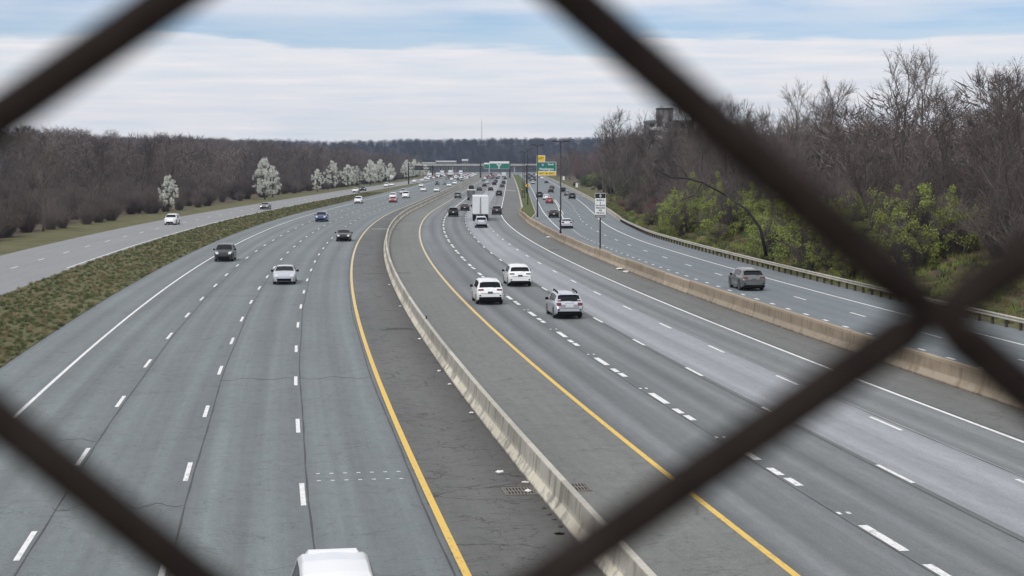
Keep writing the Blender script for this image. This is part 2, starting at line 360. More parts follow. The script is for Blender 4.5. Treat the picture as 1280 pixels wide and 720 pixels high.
# ------------------------------------------------------------------ road alignment (reference: yellow line right of the median)
def C(Y):
    return -15.9 + (330 - Y) ** 2 / 3800 if Y < 330 else -15.9 - 2.9e-6 * (Y - 330) ** 2
def dC(Y):
    return -(330 - Y) / 1900 if Y < 330 else -5.8e-6 * (Y - 330)
def P(Y, o, z=0.0):
    s = dC(Y); k = 1 / sqrt(1 + s * s)
    return (C(Y) + o * k, Y - o * s * k, z)
def heading(Y): return -atan(dC(Y))
def spline(pts):
    xs = [p[0] for p in pts]; ys = [p[1] for p in pts]; n = len(xs)
    d = [(ys[i + 1] - ys[i]) / (xs[i + 1] - xs[i]) for i in range(n - 1)]
    m = [d[0]] + [0 if d[i - 1] * d[i] <= 0 else 2 * d[i - 1] * d[i] / (d[i - 1] + d[i]) for i in range(1, n - 1)] + [d[-1]]
    def f(x):
        if x <= xs[0]: return ys[0]
        if x >= xs[-1]: return ys[-1]
        i = max(k for k in range(n - 1) if xs[k] <= x); h = xs[i + 1] - xs[i]; t = (x - xs[i]) / h
        return (2 * t**3 - 3 * t * t + 1) * ys[i] + (t**3 - 2 * t * t + t) * h * m[i] + (3 * t * t - 2 * t**3) * ys[i + 1] + (t**3 - t * t) * h * m[i + 1]
    return f
def const(v): return lambda Y: v
O_LEFT_R = spline([(150, 17.55), (200, 18.9), (237, 20.5), (303, 21.9), (390, 22.3), (693, 23.9), (1400, 26)])   # left edge line of the right roadway
O_I = spline([(150, 20.9), (205, 21.2), (235, 22.4), (312, 25.4), (418, 26.9), (800, 28.0), (1400, 30)])
O_J = spline([(150, 24.1), (206, 24.6), (229, 25.2), (264, 26.4), (304, 28.2), (400, 29.9), (800, 31.5), (1400, 33.5)])
O_K = spline([(150, 27.1), (190, 27.2), (214, 27.7), (248, 28.9), (315, 31.6), (433, 33.2), (800, 35.8), (1400, 38)])
O_RAIL = spline([(150, 29.8), (200, 29.9), (239, 31.2), (311, 34.1), (400, 35.6), (808, 38.0), (1400, 40)])
O_H = spline([(30, 16.9), (300, 16.95), (345, 17.7), (1400, 18.2)])
O_LOC0 = spline([(100, -33.2), (520, -32.4), (700, -29.8), (850, -27.0), (1400, -26.4)])
O_LOC1 = spline([(100, -44.5), (520, -43.5), (700, -40.5), (850, -38.5), (1400, -38)])
def stations(y0, y1):
    ys = [y0]
    while ys[-1] < y1: ys.append(min(y1, ys[-1] + (2.5 if ys[-1] < 200 else 5 if ys[-1] < 500 else 20)))
    return ys
def ribbon(name, o1, o2, y0, y1, z, m, parent=None, n=1):
    f1 = o1 if callable(o1) else const(o1); f2 = o2 if callable(o2) else const(o2)
    z = z if callable(z) else const(z)
    b = MB(); rows = []; uvs = []
    for Y in stations(y0, y1):
        a, c = f1(Y), f2(Y)
        rows.append([P(Y, a + (c - a) * k / n, z(Y)) for k in range(n + 1)]); uvs.append([(a + (c - a) * k / n, Y) for k in range(n + 1)])
    b.grid(rows, sm=False, uvs=uvs)
    return b.build(name, m, parent)
YN, YF = 12, 1900
def struct(o): return tag(o, kind='structure')

# ground sheet, reaching past the hills
b = MB(); g_rows = [[(x, y, -0.25) for x in range(-2000, 2001, 250)] for y in range(-60, 3300, 240)]
struct(b.grid(g_rows).build('ground', M['verge']))
road_opp = struct(ribbon('oncoming_road', -25.2, -7.8, YN, YF, 0, M['opp'], n=2))
sh_l = struct(ribbon('left_shoulder', -7.8, -4.15, YN, YF, 0, M['shl']))
sh_r = struct(ribbon('right_shoulder', -4.15, -0.1, YN, YF, 0, M['shr']))
road = struct(ribbon('road', -0.1, 7.12, YN, YF, 0, M['lane_dark']))
ribbon('lane_surface', 7.12, 10.85, YN, YF, 0, M['lane_light'], road)
ribbon('lane_surface', 10.85, 13.62, YN, YF, 0, M['lane_mid'], road)
ribbon('outer_shoulder', 13.62, lambda Y: O_H(Y) + 0.3, YN, YF, 0, M['shr2'], road)
road_r = struct(ribbon('right_road', lambda Y: O_H(Y) + 0.3, lambda Y: O_RAIL(Y) + 0.6, YN, 1700, 0.002, M['right_road']))
road_l = struct(ribbon('local_road', O_LOC1, O_LOC0, 90, 1700, 0.0, M['local_road']))
struct(ribbon('grass_strip', O_LOC0, -25.2, 60, 1700, 0.03, M['verge']))

# kerbed grass island between the two right-hand roadways
def isl_l(Y): return O_H(Y) + 0.55
def isl_r(Y):
    t = min(1, max(0, (Y - 250) / 60)); t = t * t * (3 - 2 * t)
    return isl_l(Y) + 0.02 + max(0, O_LEFT_R(Y) - 1.7 - isl_l(Y)) * t
b = MB(); rows = []
for Y in stations(252, 1250):
    a, c = isl_l(Y), isl_r(Y)
    rows.append([P(Y, a + (c - a) * k / 3, 0.16 + 0.10 * sin(pi * k / 3)) for k in range(4)])
isl = struct(b.grid(rows).build('grass_island', M['grass']))
b = MB(); rows = []
for Y in stations(252, 1250):
    c = isl_r(Y)
    rows.append([P(Y, c, 0.0), P(Y, c, 0.19), P(Y, c + 0.18, 0.18), P(Y, c + 0.22, 0.0)])
b.grid(rows, sm=False).build('kerb', M['curb'], isl)
b = MB(); rows = []
for Y in stations(338, 1250):
    c = isl_l(Y)
    rows.append([P(Y, c - 0.42, 0.0), P(Y, c - 0.38, 0.22), P(Y, c, 0.24), P(Y, c + 0.02, 0.0)])
b.grid(rows, sm=False).build('kerb', M['curb'], isl)

# ------------------------------------------------------------------ painted markings
def stripe(o, w, y0, y1, m, parent, name='edge_line', z=0.006):
    f = o if callable(o) else const(o)
    return ribbon(name, lambda Y: f(Y) - w / 2, lambda Y: f(Y) + w / 2, y0, y1, z, m, parent)
def one_dash(o, w, y0, ln, parent, name='lane_dash', z=0.006):
    f = o if callable(o) else const(o)
    b = MB(); rows = []; uvs = []
    n = 2 if ln > 1.5 else 1
    jit = R.uniform(-0.03, 0.03); ln *= R.uniform(0.94, 1.04)
    for k in range(n + 1):
        Y = y0 + ln * k / n
        rows.append([P(Y, f(Y) - w / 2 + jit, z), P(Y, f(Y) + w / 2 + jit, z)]); uvs.append([(f(Y) - w / 2, Y), (f(Y) + w / 2, Y)])
    b.grid(rows, sm=False, uvs=uvs); return b.build(name, M['white_line'], parent)
def dashes(o, w, y0, y1, ln, cyc, parent, phase=0.0):
    y = y0 + phase
    while y < y1:
        one_dash(o, w, y, ln, parent); y += cyc
stripe(-7.65, 0.20, YN, 1300, M['yellow_line'], sh_l)
stripe(0.0, 0.20, YN, 1300, M['yellow_line'], sh_r)
stripe(13.65, 0.17, YN, 1300, M['white_line'], road)
stripe(-22.0, 0.16, YN, 1300, M['white_line'], road_opp)
stripe(O_K, 0.18, YN, 1300, M['white_line'], road_r, z=0.008)
stripe(O_LEFT_R, 0.16, 225, 1300, M['white_line'], road_r, z=0.008)
stripe(lambda Y: O_I(Y) - 0.16, 0.16, 262, 420, M['white_line'], road_r, z=0.008)
stripe(lambda Y: O_I(Y) + 0.22, 0.16, 300, 420, M['white_line'], road_r, z=0.008)
stripe(lambda Y: O_LOC0(Y) - 0.6, 0.16, 150, 1300, M['white_line'], road_l)
# express-lane line: long dash, two short dashes, twin studs, every 12.2 m
y = 25.6
while y < 300:
    one_dash(3.5, 0.27, y + 1.0, 3.0, road)
    one_dash(3.5, 0.25, y - 3.2, 1.25, road); one_dash(3.5, 0.25, y - 1.55, 1.25, road)
    if y < 130:
        for dx in (-0.14, 0.14): one_dash(3.5 + dx, 0.11, y + 5.2, 0.28, road, 'road_stud')
    y += 12.3
stripe(3.5, 0.20, 303, 560, M['white_line'], road, 'lane_line')
dashes(3.5, 0.16, 566, 900, 4.0, 12.2, road)
dashes(7.05, 0.15, 22.4, 700, 3.05, 12.25, road)
dashes(10.42, 0.15, 20.0, 700, 3.05, 12.0, road)
for o, ph in ((-11.3, 0), (-14.8, 4), (-18.4, 7)): dashes(o, 0.15, 22, 620, 3.05, 12.2, road_opp, ph)
dashes(O_I, 0.22, 60, 262, 1.0, 3.9, road_r)
dashes(O_J, 0.16, 60, 500, 3.0, 12.5, road_r)
dashes(lambda Y: (O_LOC0(Y) + O_LOC1(Y)) / 2, 0.16, 150, 700, 3.0, 12.2, road_l)
# gore line where the right lane is dropped
b = MB(); b.quad(P(566, 13.6, 0.007), P(569, 13.6, 0.007), P(545, 17.2, 0.007), P(542, 17.2, 0.007)); b.build('gore_line', M['white_line'], road)
for o, par in ((-11.12, road_opp), (-14.6, road_opp), (-18.2, road_opp), (-7.92, road_opp), (3.28, road), (6.88, road), (10.72, road), (13.82, road)):
    ph = R.uniform(0, 9)
    ribbon('paving_joint', lambda Y, o=o, ph=ph: o - .02 + .03 * sin(Y * .21 + ph), lambda Y, o=o, ph=ph: o + .03 + .03 * sin(Y * .21 + ph) + .015 * sin(Y * 1.3), YN, 520, 0.0045, M['seal'], par)
for Y0, o1, o2 in ((58, -24.6, -18.3), (73, -14.7, -8.0), (118, -21.9, -14.7), (47, -18.3, -14.7), (152, -14.6, -8)):          # sealed transverse cracks
    b = MB(); rows = []; n_ = 24
    for k in range(n_ + 1):
        o = o1 + (o2 - o1) * k / n_; yy = Y0 + .35 * sin(k * .9 + Y0) + R.uniform(-.12, .12); rows.append([P(yy, o, .0047), P(yy + .09, o, .0047)])
    b.grid(rows, sm=False); b.build('sealed_crack', M['seal'], road_opp)
# rows of survey dots across the oncoming lane
for r_, Y in enumerate((49.8, 50.9)):
    for k in range(7):
        o = -8.25 - k * 0.42
        b = MB(); b.quad(P(Y, o - 0.06, 0.006), P(Y, o + 0.06, 0.006), P(Y + 0.09, o + 0.06, 0.006), P(Y + 0.09, o - 0.06, 0.006)); b.build('survey_dot', M['white_line'], road_opp)
# repair strips across the shoulders
for o1, o2, Y, d, m, par in ((-7.1, -4.6, 233, 2.6, 'patch_light', sh_l), (-3.6, -2.9, 232, 1.6, 'patch_dark', sh_r), (-6.6, -4.7, 140, 0.8, 'patch_dark', sh_l), (-3.6, -2.4, 140.5, 0.7, 'patch_dark', sh_r),
                              (13.9, 15.0, 176, 1.5, 'patch_dark', road)):
    b = MB(); b.grid([[P(Y, o1, 0.005), P(Y, o2, 0.005)], [P(Y + d, o1, 0.005), P(Y + d * 0.8, o2, 0.005)]], sm=False, uvs=[[(o1, Y), (o2, Y)], [(o1, Y + d), (o2, Y + d)]])
    b.build('repair_strip', M[m], par)

# ------------------------------------------------------------------ barriers
def wall_section(o, prof, y0, y1, step=2.5):
    """prof: list of (across, up); a closed ring swept along the road; UV (height along the face, along)"""
    f = o if callable(o) else const(o)
    b = MB(); rows = []; uvs = []
    n = max(1, int(math.ceil((y1 - y0) / step)))
    for k in range(n + 1):
        Y = y0 + (y1 - y0) * k / n
        pr = prof(Y) if callable(prof) else prof
        rows.append([P(Y, f(Y) + a, z) for a, z in pr]); uvs.append([(z, Y) for a, z in pr])
    b.grid(rows, sm=False, close=True, uvs=uvs)
    m = len(rows[0]); b.f.append(tuple(range(m))[::-1]); b.smooth.append(False)
    b.f.append(tuple((len(rows) - 1) * m + j for j in range(m))); b.smooth.append(False)
    return b
JERSEY = [(-0.32, 0.0), (-0.32, 0.08), (-0.155, 0.34), (-0.10, 0.86), (-0.085, 0.89), (0.085, 0.89), (0.10, 0.86), (0.155, 0.34), (0.32, 0.08), (0.32, 0.0)]
med = link('median_barrier', None, None, P(14, -4.15))
tag(med, 'long pale stained concrete median barrier curving between the two yellow lines', 'barrier')
medi = med.location.copy()
def part_world(b, name, m, root, off):
    b.v = [(x - off.x, y - off.y, z - off.z) for x, y, z in b.v]
    return b.build(name, m, root)
y = 14.0
while y < 1500:
    ln = 6.1 if y < 420 else 45
    b = wall_section(-4.15, JERSEY, y, min(1500, y + ln - (0.05 if y < 420 else 0.0)), 2.1 if y < 420 else 15)
    part_world(b, 'barrier_section', M['barrier'], med, medi); y += ln
for Y in (90.5, 215, 268, 330):
    b = MB(); x0, y0, _ = P(Y, -4.07); b.box(x0 - 0.03, x0 + 0.03, y0 - 0.12, y0 + 0.12, 0.88, 1.06, 0.01, 0.02)
    part_world(b, 'reflector_bracket', M['trim'], med, medi)
# right barrier, tan, its sections sitting unevenly and running out at the island
rb = link('roadside_barrier', None, None, P(14, 17.2))
tag(rb, 'weathered tan concrete barrier between the main lanes and the right roadway', 'barrier')
rbi = rb.location.copy()
edges = [14, 24, 34, 44, 53, 62, 71, 80, 89, 98, 107, 116, 125, 134, 143, 152, 162, 172, 181, 189, 197, 206, 216, 226, 236, 246, 256, 266, 276, 286, 296, 306, 316, 326, 338]
for i in range(len(edges) - 1):
    dz = R.uniform(-0.05, 0.05); do = R.uniform(-0.05, 0.05)
    def prof(Y, dz=dz):
        h = (0.98 + dz) * (1.0 if Y < 280 else max(0.24, 1 - (Y - 280) / 70))
        return [(-0.31, 0.0), (-0.31, 0.08 * h), (-0.17, 0.38 * h), (-0.12, h - 0.03), (-0.10, h), (0.10, h), (0.12, h - 0.03), (0.17, 0.38 * h), (0.31, 0.08 * h), (0.31, 0.0)]
    f = lambda Y, do=do: O_H(Y) + 0.3 + do
    pr = prof
    b = MB(); rows = []; uvs = []
    for k in range(5):
        Y = edges[i] + (edges[i + 1] - 0.04 - edges[i]) * k / 4
        q = prof(Y); rows.append([P(Y, f(Y) + a, z) for a, z in q]); uvs.append([(z, Y) for a, z in q])
    b.grid(rows, sm=False, close=True, uvs=uvs)
    m_ = len(rows[0]); b.f.append(tuple(range(m_))[::-1]); b.smooth.append(False); b.f.append(tuple(4 * m_ + j for j in range(m_))); b.smooth.append(False)
    part_world(b, 'barrier_section', M['barrier_tan'], rb, rbi)
# steel guard rail, then a pale parapet farther on
gr = link('guard_rail', None, None, P(60, O_RAIL(60) + 0.3))
tag(gr, 'steel beam guard rail on dark posts along the foot of the wooded bank', 'guard rail')
gri = gr.location.copy()
WB = [(0.0, 0.46), (-0.08, 0.50), (-0.08, 0.54), (-0.02, 0.60), (-0.08, 0.67), (-0.08, 0.71), (0.0, 0.76), (0.012, 0.75), (0.012, 0.47)]
y = 60.0
while y < 262:
    y1 = min(262, y + 7.6)
    b = wall_section(lambda Y: O_RAIL(Y) + 0.3, WB, y, y1 - 0.02, 2.6); part_world(b, 'rail_beam', M['steel'], gr, gri)
    y = y1
y = 61.0
while y < 262:
    x0, y0, _ = P(y, O_RAIL(y) + 0.41); b = MB(); b.box(x0 - 0.08, x0 + 0.08, y0 - 0.08, y0 + 0.08, -0.2, 0.74); part_world(b, 'post', M['post_dark'], gr, gri); y += 1.95
pp = link('roadside_parapet', None, None, P(263, O_RAIL(263) + 0.4))
tag(pp, 'low pale concrete parapet continuing the guard rail towards the distance', 'parapet'); ppi = pp.location.copy()
y = 263.0
PR = [(-0.25, 0.0), (-0.22, 0.1), (-0.14, 0.75), (0.16, 0.75), (0.2, 0.0)]
while y < 1100:
    y1 = y + (12 if y < 500 else 40); part_world(wall_section(lambda Y: O_RAIL(Y) + 0.4, PR, y, y1 - 0.04, 6), 'parapet_section', M['parapet'], pp, ppi); y = y1

# ------------------------------------------------------------------ terrain at the sides
def hash2(x, y): return (sin(x * 0.071 + y * 0.013) + sin(x * 0.033 - y * 0.047 + 1.7) + sin(y * 0.019 + x * 0.11 + 4.1)) / 3
def bank_h(Y, d):
    """height of the right-hand bank, d metres beyond the rail"""
    if d <= 1.2: return -0.04
    e = d - 1.2
    lift = 2.6 + 1.2 * min(1, max(0, (260 - Y) / 150))
    return -0.04 + lift * (1 - math.exp(-(e / 9) ** 1.5)) + 0.055 * e * (1 if e < 90 else 90 / e) + 0.5 * hash2(d * 3, Y * 2) * min(1, e / 6)
b = MB(); rows = []
for Y in [20 + 12 * k for k in range(50)] + [640 + 50 * k for k in range(26)]:
    rows.append([P(Y, O_RAIL(Y) + 0.6 + d, bank_h(Y, d)) for d in (0, 0.6, 1.2, 2.5, 4, 6, 9, 13, 18, 25, 35, 50, 75, 110, 160, 240)])
struct(b.grid(rows).build('right_bank', M['bank']))
b = MB(); rows = []
for Y in [20 + 12 * k for k in range(50)] + [640 + 50 * k for k in range(26)]:
    rows.append([P(Y, O_RAIL(Y) + 0.6 + d, bank_h(Y, d) + 0.02) for d in (0, 0.6, 1.2, 2.5, 4, 6 + 1.5 * sin(Y * .05))])
struct(b.grid(rows).build('roadside_verge', M['verge']))
def left_h(Y, d):
    """height of the ground d metres beyond the local road"""
    if d < 6: return -0.05
    e = d - 6
    return -0.05 + 11 * (1 - math.exp(-(e / 120) ** 1.6)) * min(1.3, 0.55 + Y / 1200) + 0.6 * hash2(d, Y) * min(1, e / 20)
b = MB(); rows = []
for Y in [60 + 40 * k for k in range(44)]:
    rows.append([P(Y, O_LOC1(Y) - d, left_h(Y, d)) for d in (-0.02, 3, 6, 12, 20, 35, 55, 80, 120, 170, 240, 330, 450, 600)][::-1])
struct(b.grid(rows).build('left_slope', M['bank']))
b = MB(); rows = []
for Y in [60 + 40 * k for k in range(44)]:
    rows.append([P(Y, O_LOC1(Y) - d, left_h(Y, d) + .03) for d in (0.0, 3, 6, 9 + 2 * sin(Y * .03))][::-1])
struct(b.grid(rows).build('left_verge', M['verge']))
def ridge(X, Y):
    t = min(1, max(0, (Y - 1560) / 620)); t = t * t * (3 - 2 * t)
    crest = 31.5 + 3 * sin(X * 0.0042 + 0.6) + 1.2 * sin(X * 0.013 + 2) - 0.014 * (X + 120) * (1 if X < -120 else 0) + (6 * min(1, max(0, (X - 60) / 300)))
    return -0.3 + crest * t * (1 if Y < 2400 else max(0.3, 1 - (Y - 2400) / 900)) + 1.5 * hash2(X * 0.4, Y * 0.4) * t
b = MB(); struct(b.grid([[(X, Y, ridge(X, Y)) for X in range(-1500, 1501, 50)] for Y in range(1540, 3201, 60)]).build('hills', M['hill']))

# ------------------------------------------------------------------ lettering
def letters(txt, size, m, parent, x, y, z, align='CENTER', name='lettering', squeeze=1.0):
    """flat lettering facing -Y, as a mesh"""
    cu = bpy.data.curves.new('t', 'FONT'); cu.body = txt; cu.size = size; cu.align_x = align; cu.align_y = 'CENTER'; cu.extrude = 0.004
    cu.offset = size * 0.018
    o = bpy.data.objects.new('t', cu); COL.objects.link(o)
    me = bpy.data.meshes.new_from_object(o.evaluated_get(bpy.context.evaluated_depsgraph_get()))
    bpy.data.objects.remove(o); bpy.data.curves.remove(cu)
    me.transform(Matrix.Rotation(pi / 2, 4, 'X') @ Matrix.Diagonal((squeeze, 1, 1, 1))); me.name = name
    me.materials.clear(); me.materials.append(m)
    return link(name, me, parent, (x, y, z))
def panel(name, x0, x1, z0, z1, y, m, parent, d=0.04):
    b = MB(); b.box(x0, x1, y, y + d, z0, z1); return b.build(name, m, parent)

# ------------------------------------------------------------------ lane restriction sign on the tan barrier
hs_ = link('lane_sign', None, None, (*P(159.5, 17.2)[:2], 0.97), radians(2))
tag(hs_, 'tall white and black lane restriction sign on a single post above the tan barrier', 'sign')
b = MB(); b.tube([(0, 0.06, -0.02), (0, 0.06, 6.2)], 0.075, 8); b.build('post', M['steel_dark'], hs_); hs_.scale = (.92, 1, .9)
sp_ = panel('sign_panel', -0.6, 0.6, 3.55, 6.28, -0.04, M['sign_white'], hs_)
panel('border', -0.63, 0.63, 3.52, 6.31, -0.01, M['sign_back'], hs_, 0.03)
hd = panel('header', -0.565, 0.565, 5.72, 6.24, -0.05, M['sign_black'], hs_, 0.02)
ft = panel('footer', -0.565, 0.565, 3.58, 3.86, -0.05, M['sign_black'], hs_, 0.02)
b = MB(); i = 0
o_ = [(0, 0.20), (0.12, 0), (0, -0.20), (-0.12, 0)]; n_ = [(0, 0.11), (0.06, 0), (0, -0.11), (-0.06, 0)]
for k in range(4):
    k2 = (k + 1) % 4
    b.quad((o_[k][0], 0, o_[k][1]), (n_[k][0], 0, n_[k][1]), (n_[k2][0], 0, n_[k2][1]), (o_[k2][0], 0, o_[k2][1]))
b.build('diamond_symbol', M['sign_white'], hd, (0, -0.058, 5.98))
for txt, z, s, q in (('BUSES &', 5.49, 0.25, 0.95), ('2', 5.17, 0.30, 1.0), ('OR MORE', 4.90, 0.25, 0.95), ('PERSONS', 4.62, 0.25, 0.95), ('PER', 4.34, 0.25, 0.95), ('VEHICLE', 4.06, 0.25, 0.95)):
    letters(txt, s, M['sign_black'], sp_, 0, -0.047, z, squeeze=q)
panel('footer_text_bar', -0.48, 0.48, 3.69, 3.75, -0.056, M['sign_white'], ft, 0.004)

# ------------------------------------------------------------------ twin-arm light poles on the island
def light_pole(name, x, y, label, arms=True, h=12.55, r=0.10, z0=0.15):
    o = link(name, None, None, (x, y, z0)); tag(o, label, 'light pole', 'twin-arm light poles on the island' if arms else None)
    b = MB(); b.tube([(0, 0, 0), (0, 0, 0.5), (0, 0, h)], [r * 1.9, r * 1.25, r * 0.75], 10); b.build('pole', M['steel_dark'], o)
    b = MB(); b.box(-0.24, 0.24, -0.24, 0.24, -0.15, 0.06); b.build('base_plate', M['curb'], o)
    if arms:
        b = MB(); b.tube([(-0.55, 0, h - 0.05), (0.55, 0, h - 0.05)], 0.05, 6); b.build('cross_arm', M['steel_dark'], o)
        for s in (-1, 1):
            b = MB(); b.box(-0.36, 0.36, -0.2, 0.2, -0.11, 0.11, 0.05, 0.04); lh = b.build('lamp_head', M['steel_dark'], o, (s * 0.72, 0, h - 0.02))
            b = MB(); b.box(-0.28, 0.28, -0.15, 0.15, -0.02, 0.0); b.build('lens', M['clear_lens'], lh, (0, 0, -0.112))
    else:
        b = MB(); b.tube([(0, 0, h - 0.3), (0.6, 0, h + 0.1), (1.5, 0, h + 0.2)], 0.05, 6); b.build('arm', M['steel_dark'], o)
        b = MB(); b.box(-0.3, 0.3, -0.12, 0.12, -0.08, 0.06, 0.05, 0.03); b.build('lamp_head', M['steel_dark'], o, (1.75, 0, h + 0.18))
    return o
light_pole('light_pole', 5.95, 196, 'nearest and tallest-looking dark twin-arm light pole on the tan barrier', z0=0.97, h=11.3, r=.085)
light_pole('light_pole', 4.42, 278, 'dark twin-arm light pole in front of the green and yellow sign')
light_pole('light_pole', 3.55, 361, 'third dark twin-arm light pole from the camera, on the grass island')
light_pole('light_pole', 3.3, 430, 'fourth dark twin-arm light pole from the camera, on the grass island')
light_pole('light_pole', 3.4, 500, 'farthest dark twin-arm light pole on the grass island')
light_pole('street_light', -46.4, 487, 'thin single-arm street light on the grass strip left of the oncoming road', arms=False, h=9.0, r=0.075)
# yellow marker sign and brown post on the island
o = link('marker_sign', None, None, (3.5, 340, 0.16)); tag(o, 'small yellow diamond warning sign at the foot of a light pole', 'sign')
MS = o
b = MB(); b.tube([(0, 0.03, 0), (0, 0.03, 4.2)], 0.04, 6); b.build('post', M['steel_dark'], o)
b = MB(); b.quad((0, 0, -0.62), (0.62, 0, 0), (0, 0, 0.62), (-0.62, 0, 0)); b.quad((0, 0.02, -0.62), (-0.62, 0.02, 0), (0, 0.02, 0.62), (0.62, 0.02, 0)); pn = b.build('sign_panel', M['sign_yellow'], o, (0, 0, 3.8))
b = MB(); b.box(-0.16, 0.16, -0.012, -0.004, -0.18, 0.18); b.build('symbol', M['sign_black'], pn)
MS.location = (3.9, 400, 0.16)
o = link('delineator_post', None, None, (2.7, 425, 0.16)); tag(o, 'short brown marker post with flat top on the grass island', 'post')
b = MB(); b.box(-0.13, 0.13, -0.05, 0.05, 0, 2.6); b.build('post', M['post_dark'], o)
b = MB(); b.box(-0.15, 0.15, -0.06, 0.06, 0, 0.25); b.build('reflector', M['sign_yellow'], o, (0, 0, 2.3))

# ------------------------------------------------------------------ overhead gantries
def truss(parent, x0, x1, z0, z1, y0, y1, m, step=1.4, r=0.07):
    n = max(1, round((x1 - x0) / step))
    for z in (z0, z1):
        for y in (y0, y1):
            b = MB(); b.tube([(x0, y, z), (x1, y, z)], r, 6); b.build('chord', m, parent)
    for y in (y0, y1):
        b = MB()
        for k in range(n):
            xa, xb = x0 + (x1 - x0) * k / n, x0 + (x1 - x0) * (k + 1) / n
            b.tube([(xa, y, z0), (xb, y, z1)] if k % 2 == 0 else [(xa, y, z1), (xb, y, z0)], r * 0.6, 5)
        b.build('lattice', m, parent)
def framed_sign(parent, x0, x1, z0, z1, y, face, name='sign_panel'):
    f = panel('sign_border', x0 - 0.02, x1 + 0.02, z0 - 0.02, z1 + 0.02, y + 0.01, M['sign_white'], parent, 0.05)
    return panel(name, x0 + 0.09, x1 - 0.09, z0 + 0.09, z1 - 0.09, y - 0.006, face, f, 0.03)
gl = link('right_gantry', None, None, (5.0, 500, 0)); tag(gl, 'cantilever gantry carrying a green and yellow exit sign over the right roadway', 'gantry')
b = MB(); b.tube([(-0.5, 0.6, 0.15), (-0.5, 0.6, 8.9)], 0.24, 10); b.build('post', M['steel_dark'], gl)
truss(gl, -0.6, 9.9, 7.4, 8.7, 0.25, 0.9, M['steel_dark'])
gsp = framed_sign(gl, 2.75, 8.75, 6.95, 9.85, -0.05, M['sign_green'])
letters('Washington', 1.02, M['sign_white'], gsp, 5.75, -0.062, 7.62, squeeze=0.92)
letters('South', 0.80, M['sign_white'], gsp, 7.1, -0.062, 9.1)
b = MB()                                        # interstate shield
ring = [(-0.52, 0.30), (-0.44, 0.55), (-0.2, 0.48), (0, 0.56), (0.2, 0.48), (0.44, 0.55), (0.52, 0.30), (0.5, -0.1), (0.3, -0.45), (0, -0.62), (-0.3, -0.45), (-0.5, -0.1)]
k0 = len(b.v); b.v += [(x, 0, z) for x, z in ring]; b.f.append(tuple(range(k0, k0 + 12))); b.smooth.append(False)
sh = b.build('route_shield', M['sign_blue'], gsp, (4.6, -0.062, 8.95))
b = MB(); b.box(-0.44, 0.44, -0.008, -0.004, 0.26, 0.46); b.build('shield_band', M['sign_red'], sh)
letters('95', 0.62, M['sign_white'], sh, 0, -0.01, -0.10)
yp = framed_sign(gl, 2.75, 8.75, 5.68, 6.88, -0.05, M['sign_yellow'], 'exit_panel')
letters('EXIT', 0.62, M['sign_black'], yp, 4.2, -0.062, 6.28); letters('ONLY', 0.62, M['sign_black'], yp, 7.3, -0.062, 6.28)
b = MB(); b.box(-0.07, 0.07, -0.01, 0, -0.05, 0.42); b.v += [(-0.26, -0.01, 0.0), (0.26, -0.01, 0.0), (0, -0.01, -0.42)]; b.f.append((len(b.v) - 3, len(b.v) - 1, len(b.v) - 2)); b.smooth.append(False)
ar = b.build('arrow', M['sign_black'], yp, (5.75, -0.062, 6.28)); ar.rotation_euler = (0, radians(-38), 0)
tb = framed_sign(gl, 2.75, 5.3, 9.92, 11.9, -0.05, M['sign_yellow'], 'exit_tab')
letters('LEFT', 0.85, M['sign_black'], tb, 4.02, -0.062, 10.9)
# main gantry across the middle carriageway
gm = link('main_gantry', None, None, (-19.9, 1000, 0)); tag(gm, 'overhead gantry with wide green arrow signs across the middle carriageway', 'gantry')
for x in (0.3, 18.5):
    b = MB(); b.box(x - 0.42, x + 0.42, 0.3, 1.0, 0, 10.2); b.build('post', M['steel_dark'], gm)
truss(gm, 0.0, 18.8, 6.6, 9.0, 0.3, 1.3, M['bridge_steel'], 2.4, 0.12)
g1 = framed_sign(gm, 5.9, 18.2, 5.7, 9.1, -0.05, M['sign_green'])
panel('header_panel', 5.9, 18.2, 9.15, 10.35, -0.05, M['sign_white'], gm, 0.06)
framed_sign(gm, 2.4, 5.8, 5.9, 8.6, -0.05, M['sign_green'])
panel('header_panel', 2.4, 5.8, 8.65, 9.5, -0.05, M['sign_white'], gm, 0.06)
b = MB(); b.box(-0.28, 0.28, -0.01, 0.0, -1.35, 0.0)          # forked arrow
for s in (-1, 1):
    b.quad((-0.28 * s, -0.01, 0.0), (0.28 * s, -0.01, -0.15), (1.0 * s, -0.01, 0.9), (0.45 * s, -0.01, 1.1))
    b.quad((0.1 * s, -0.01, 1.0), (1.25 * s, -0.01, 0.55), (1.15 * s, -0.01, 1.45), (0.8 * s, -0.01, 1.5))
fa = b.build('fork_arrow', M['sign_white'], g1, (11.8, -0.07, 7.25)); fa.scale = (1.15, 1, 1.1)
# left gantry seen from behind
gb = link('left_gantry', None, None, (-46.4, 720, 0)); tag(gb, 'dark overhead gantry seen from behind on the grass strip by the white trees', 'gantry')
b = MB(); b.tube([(0, 0, 0), (0, 0, 9.6)], 0.30, 10); b.build('post', M['steel_dark'], gb)
b = MB(); b.tube([(10.7, 0, 3.8), (10.7, 0, 8.4)], 0.2, 8); b.build('end_frame', M['steel_dark'], gb)
truss(gb, 0, 10.9, 6.6, 8.0, -0.4, 0.4, M['steel_dark'], 1.6, 0.12)
panel('sign_back', 2.6, 6.6, 6.2, 8.3, 0.55, M['sign_back'], gb, 0.06)
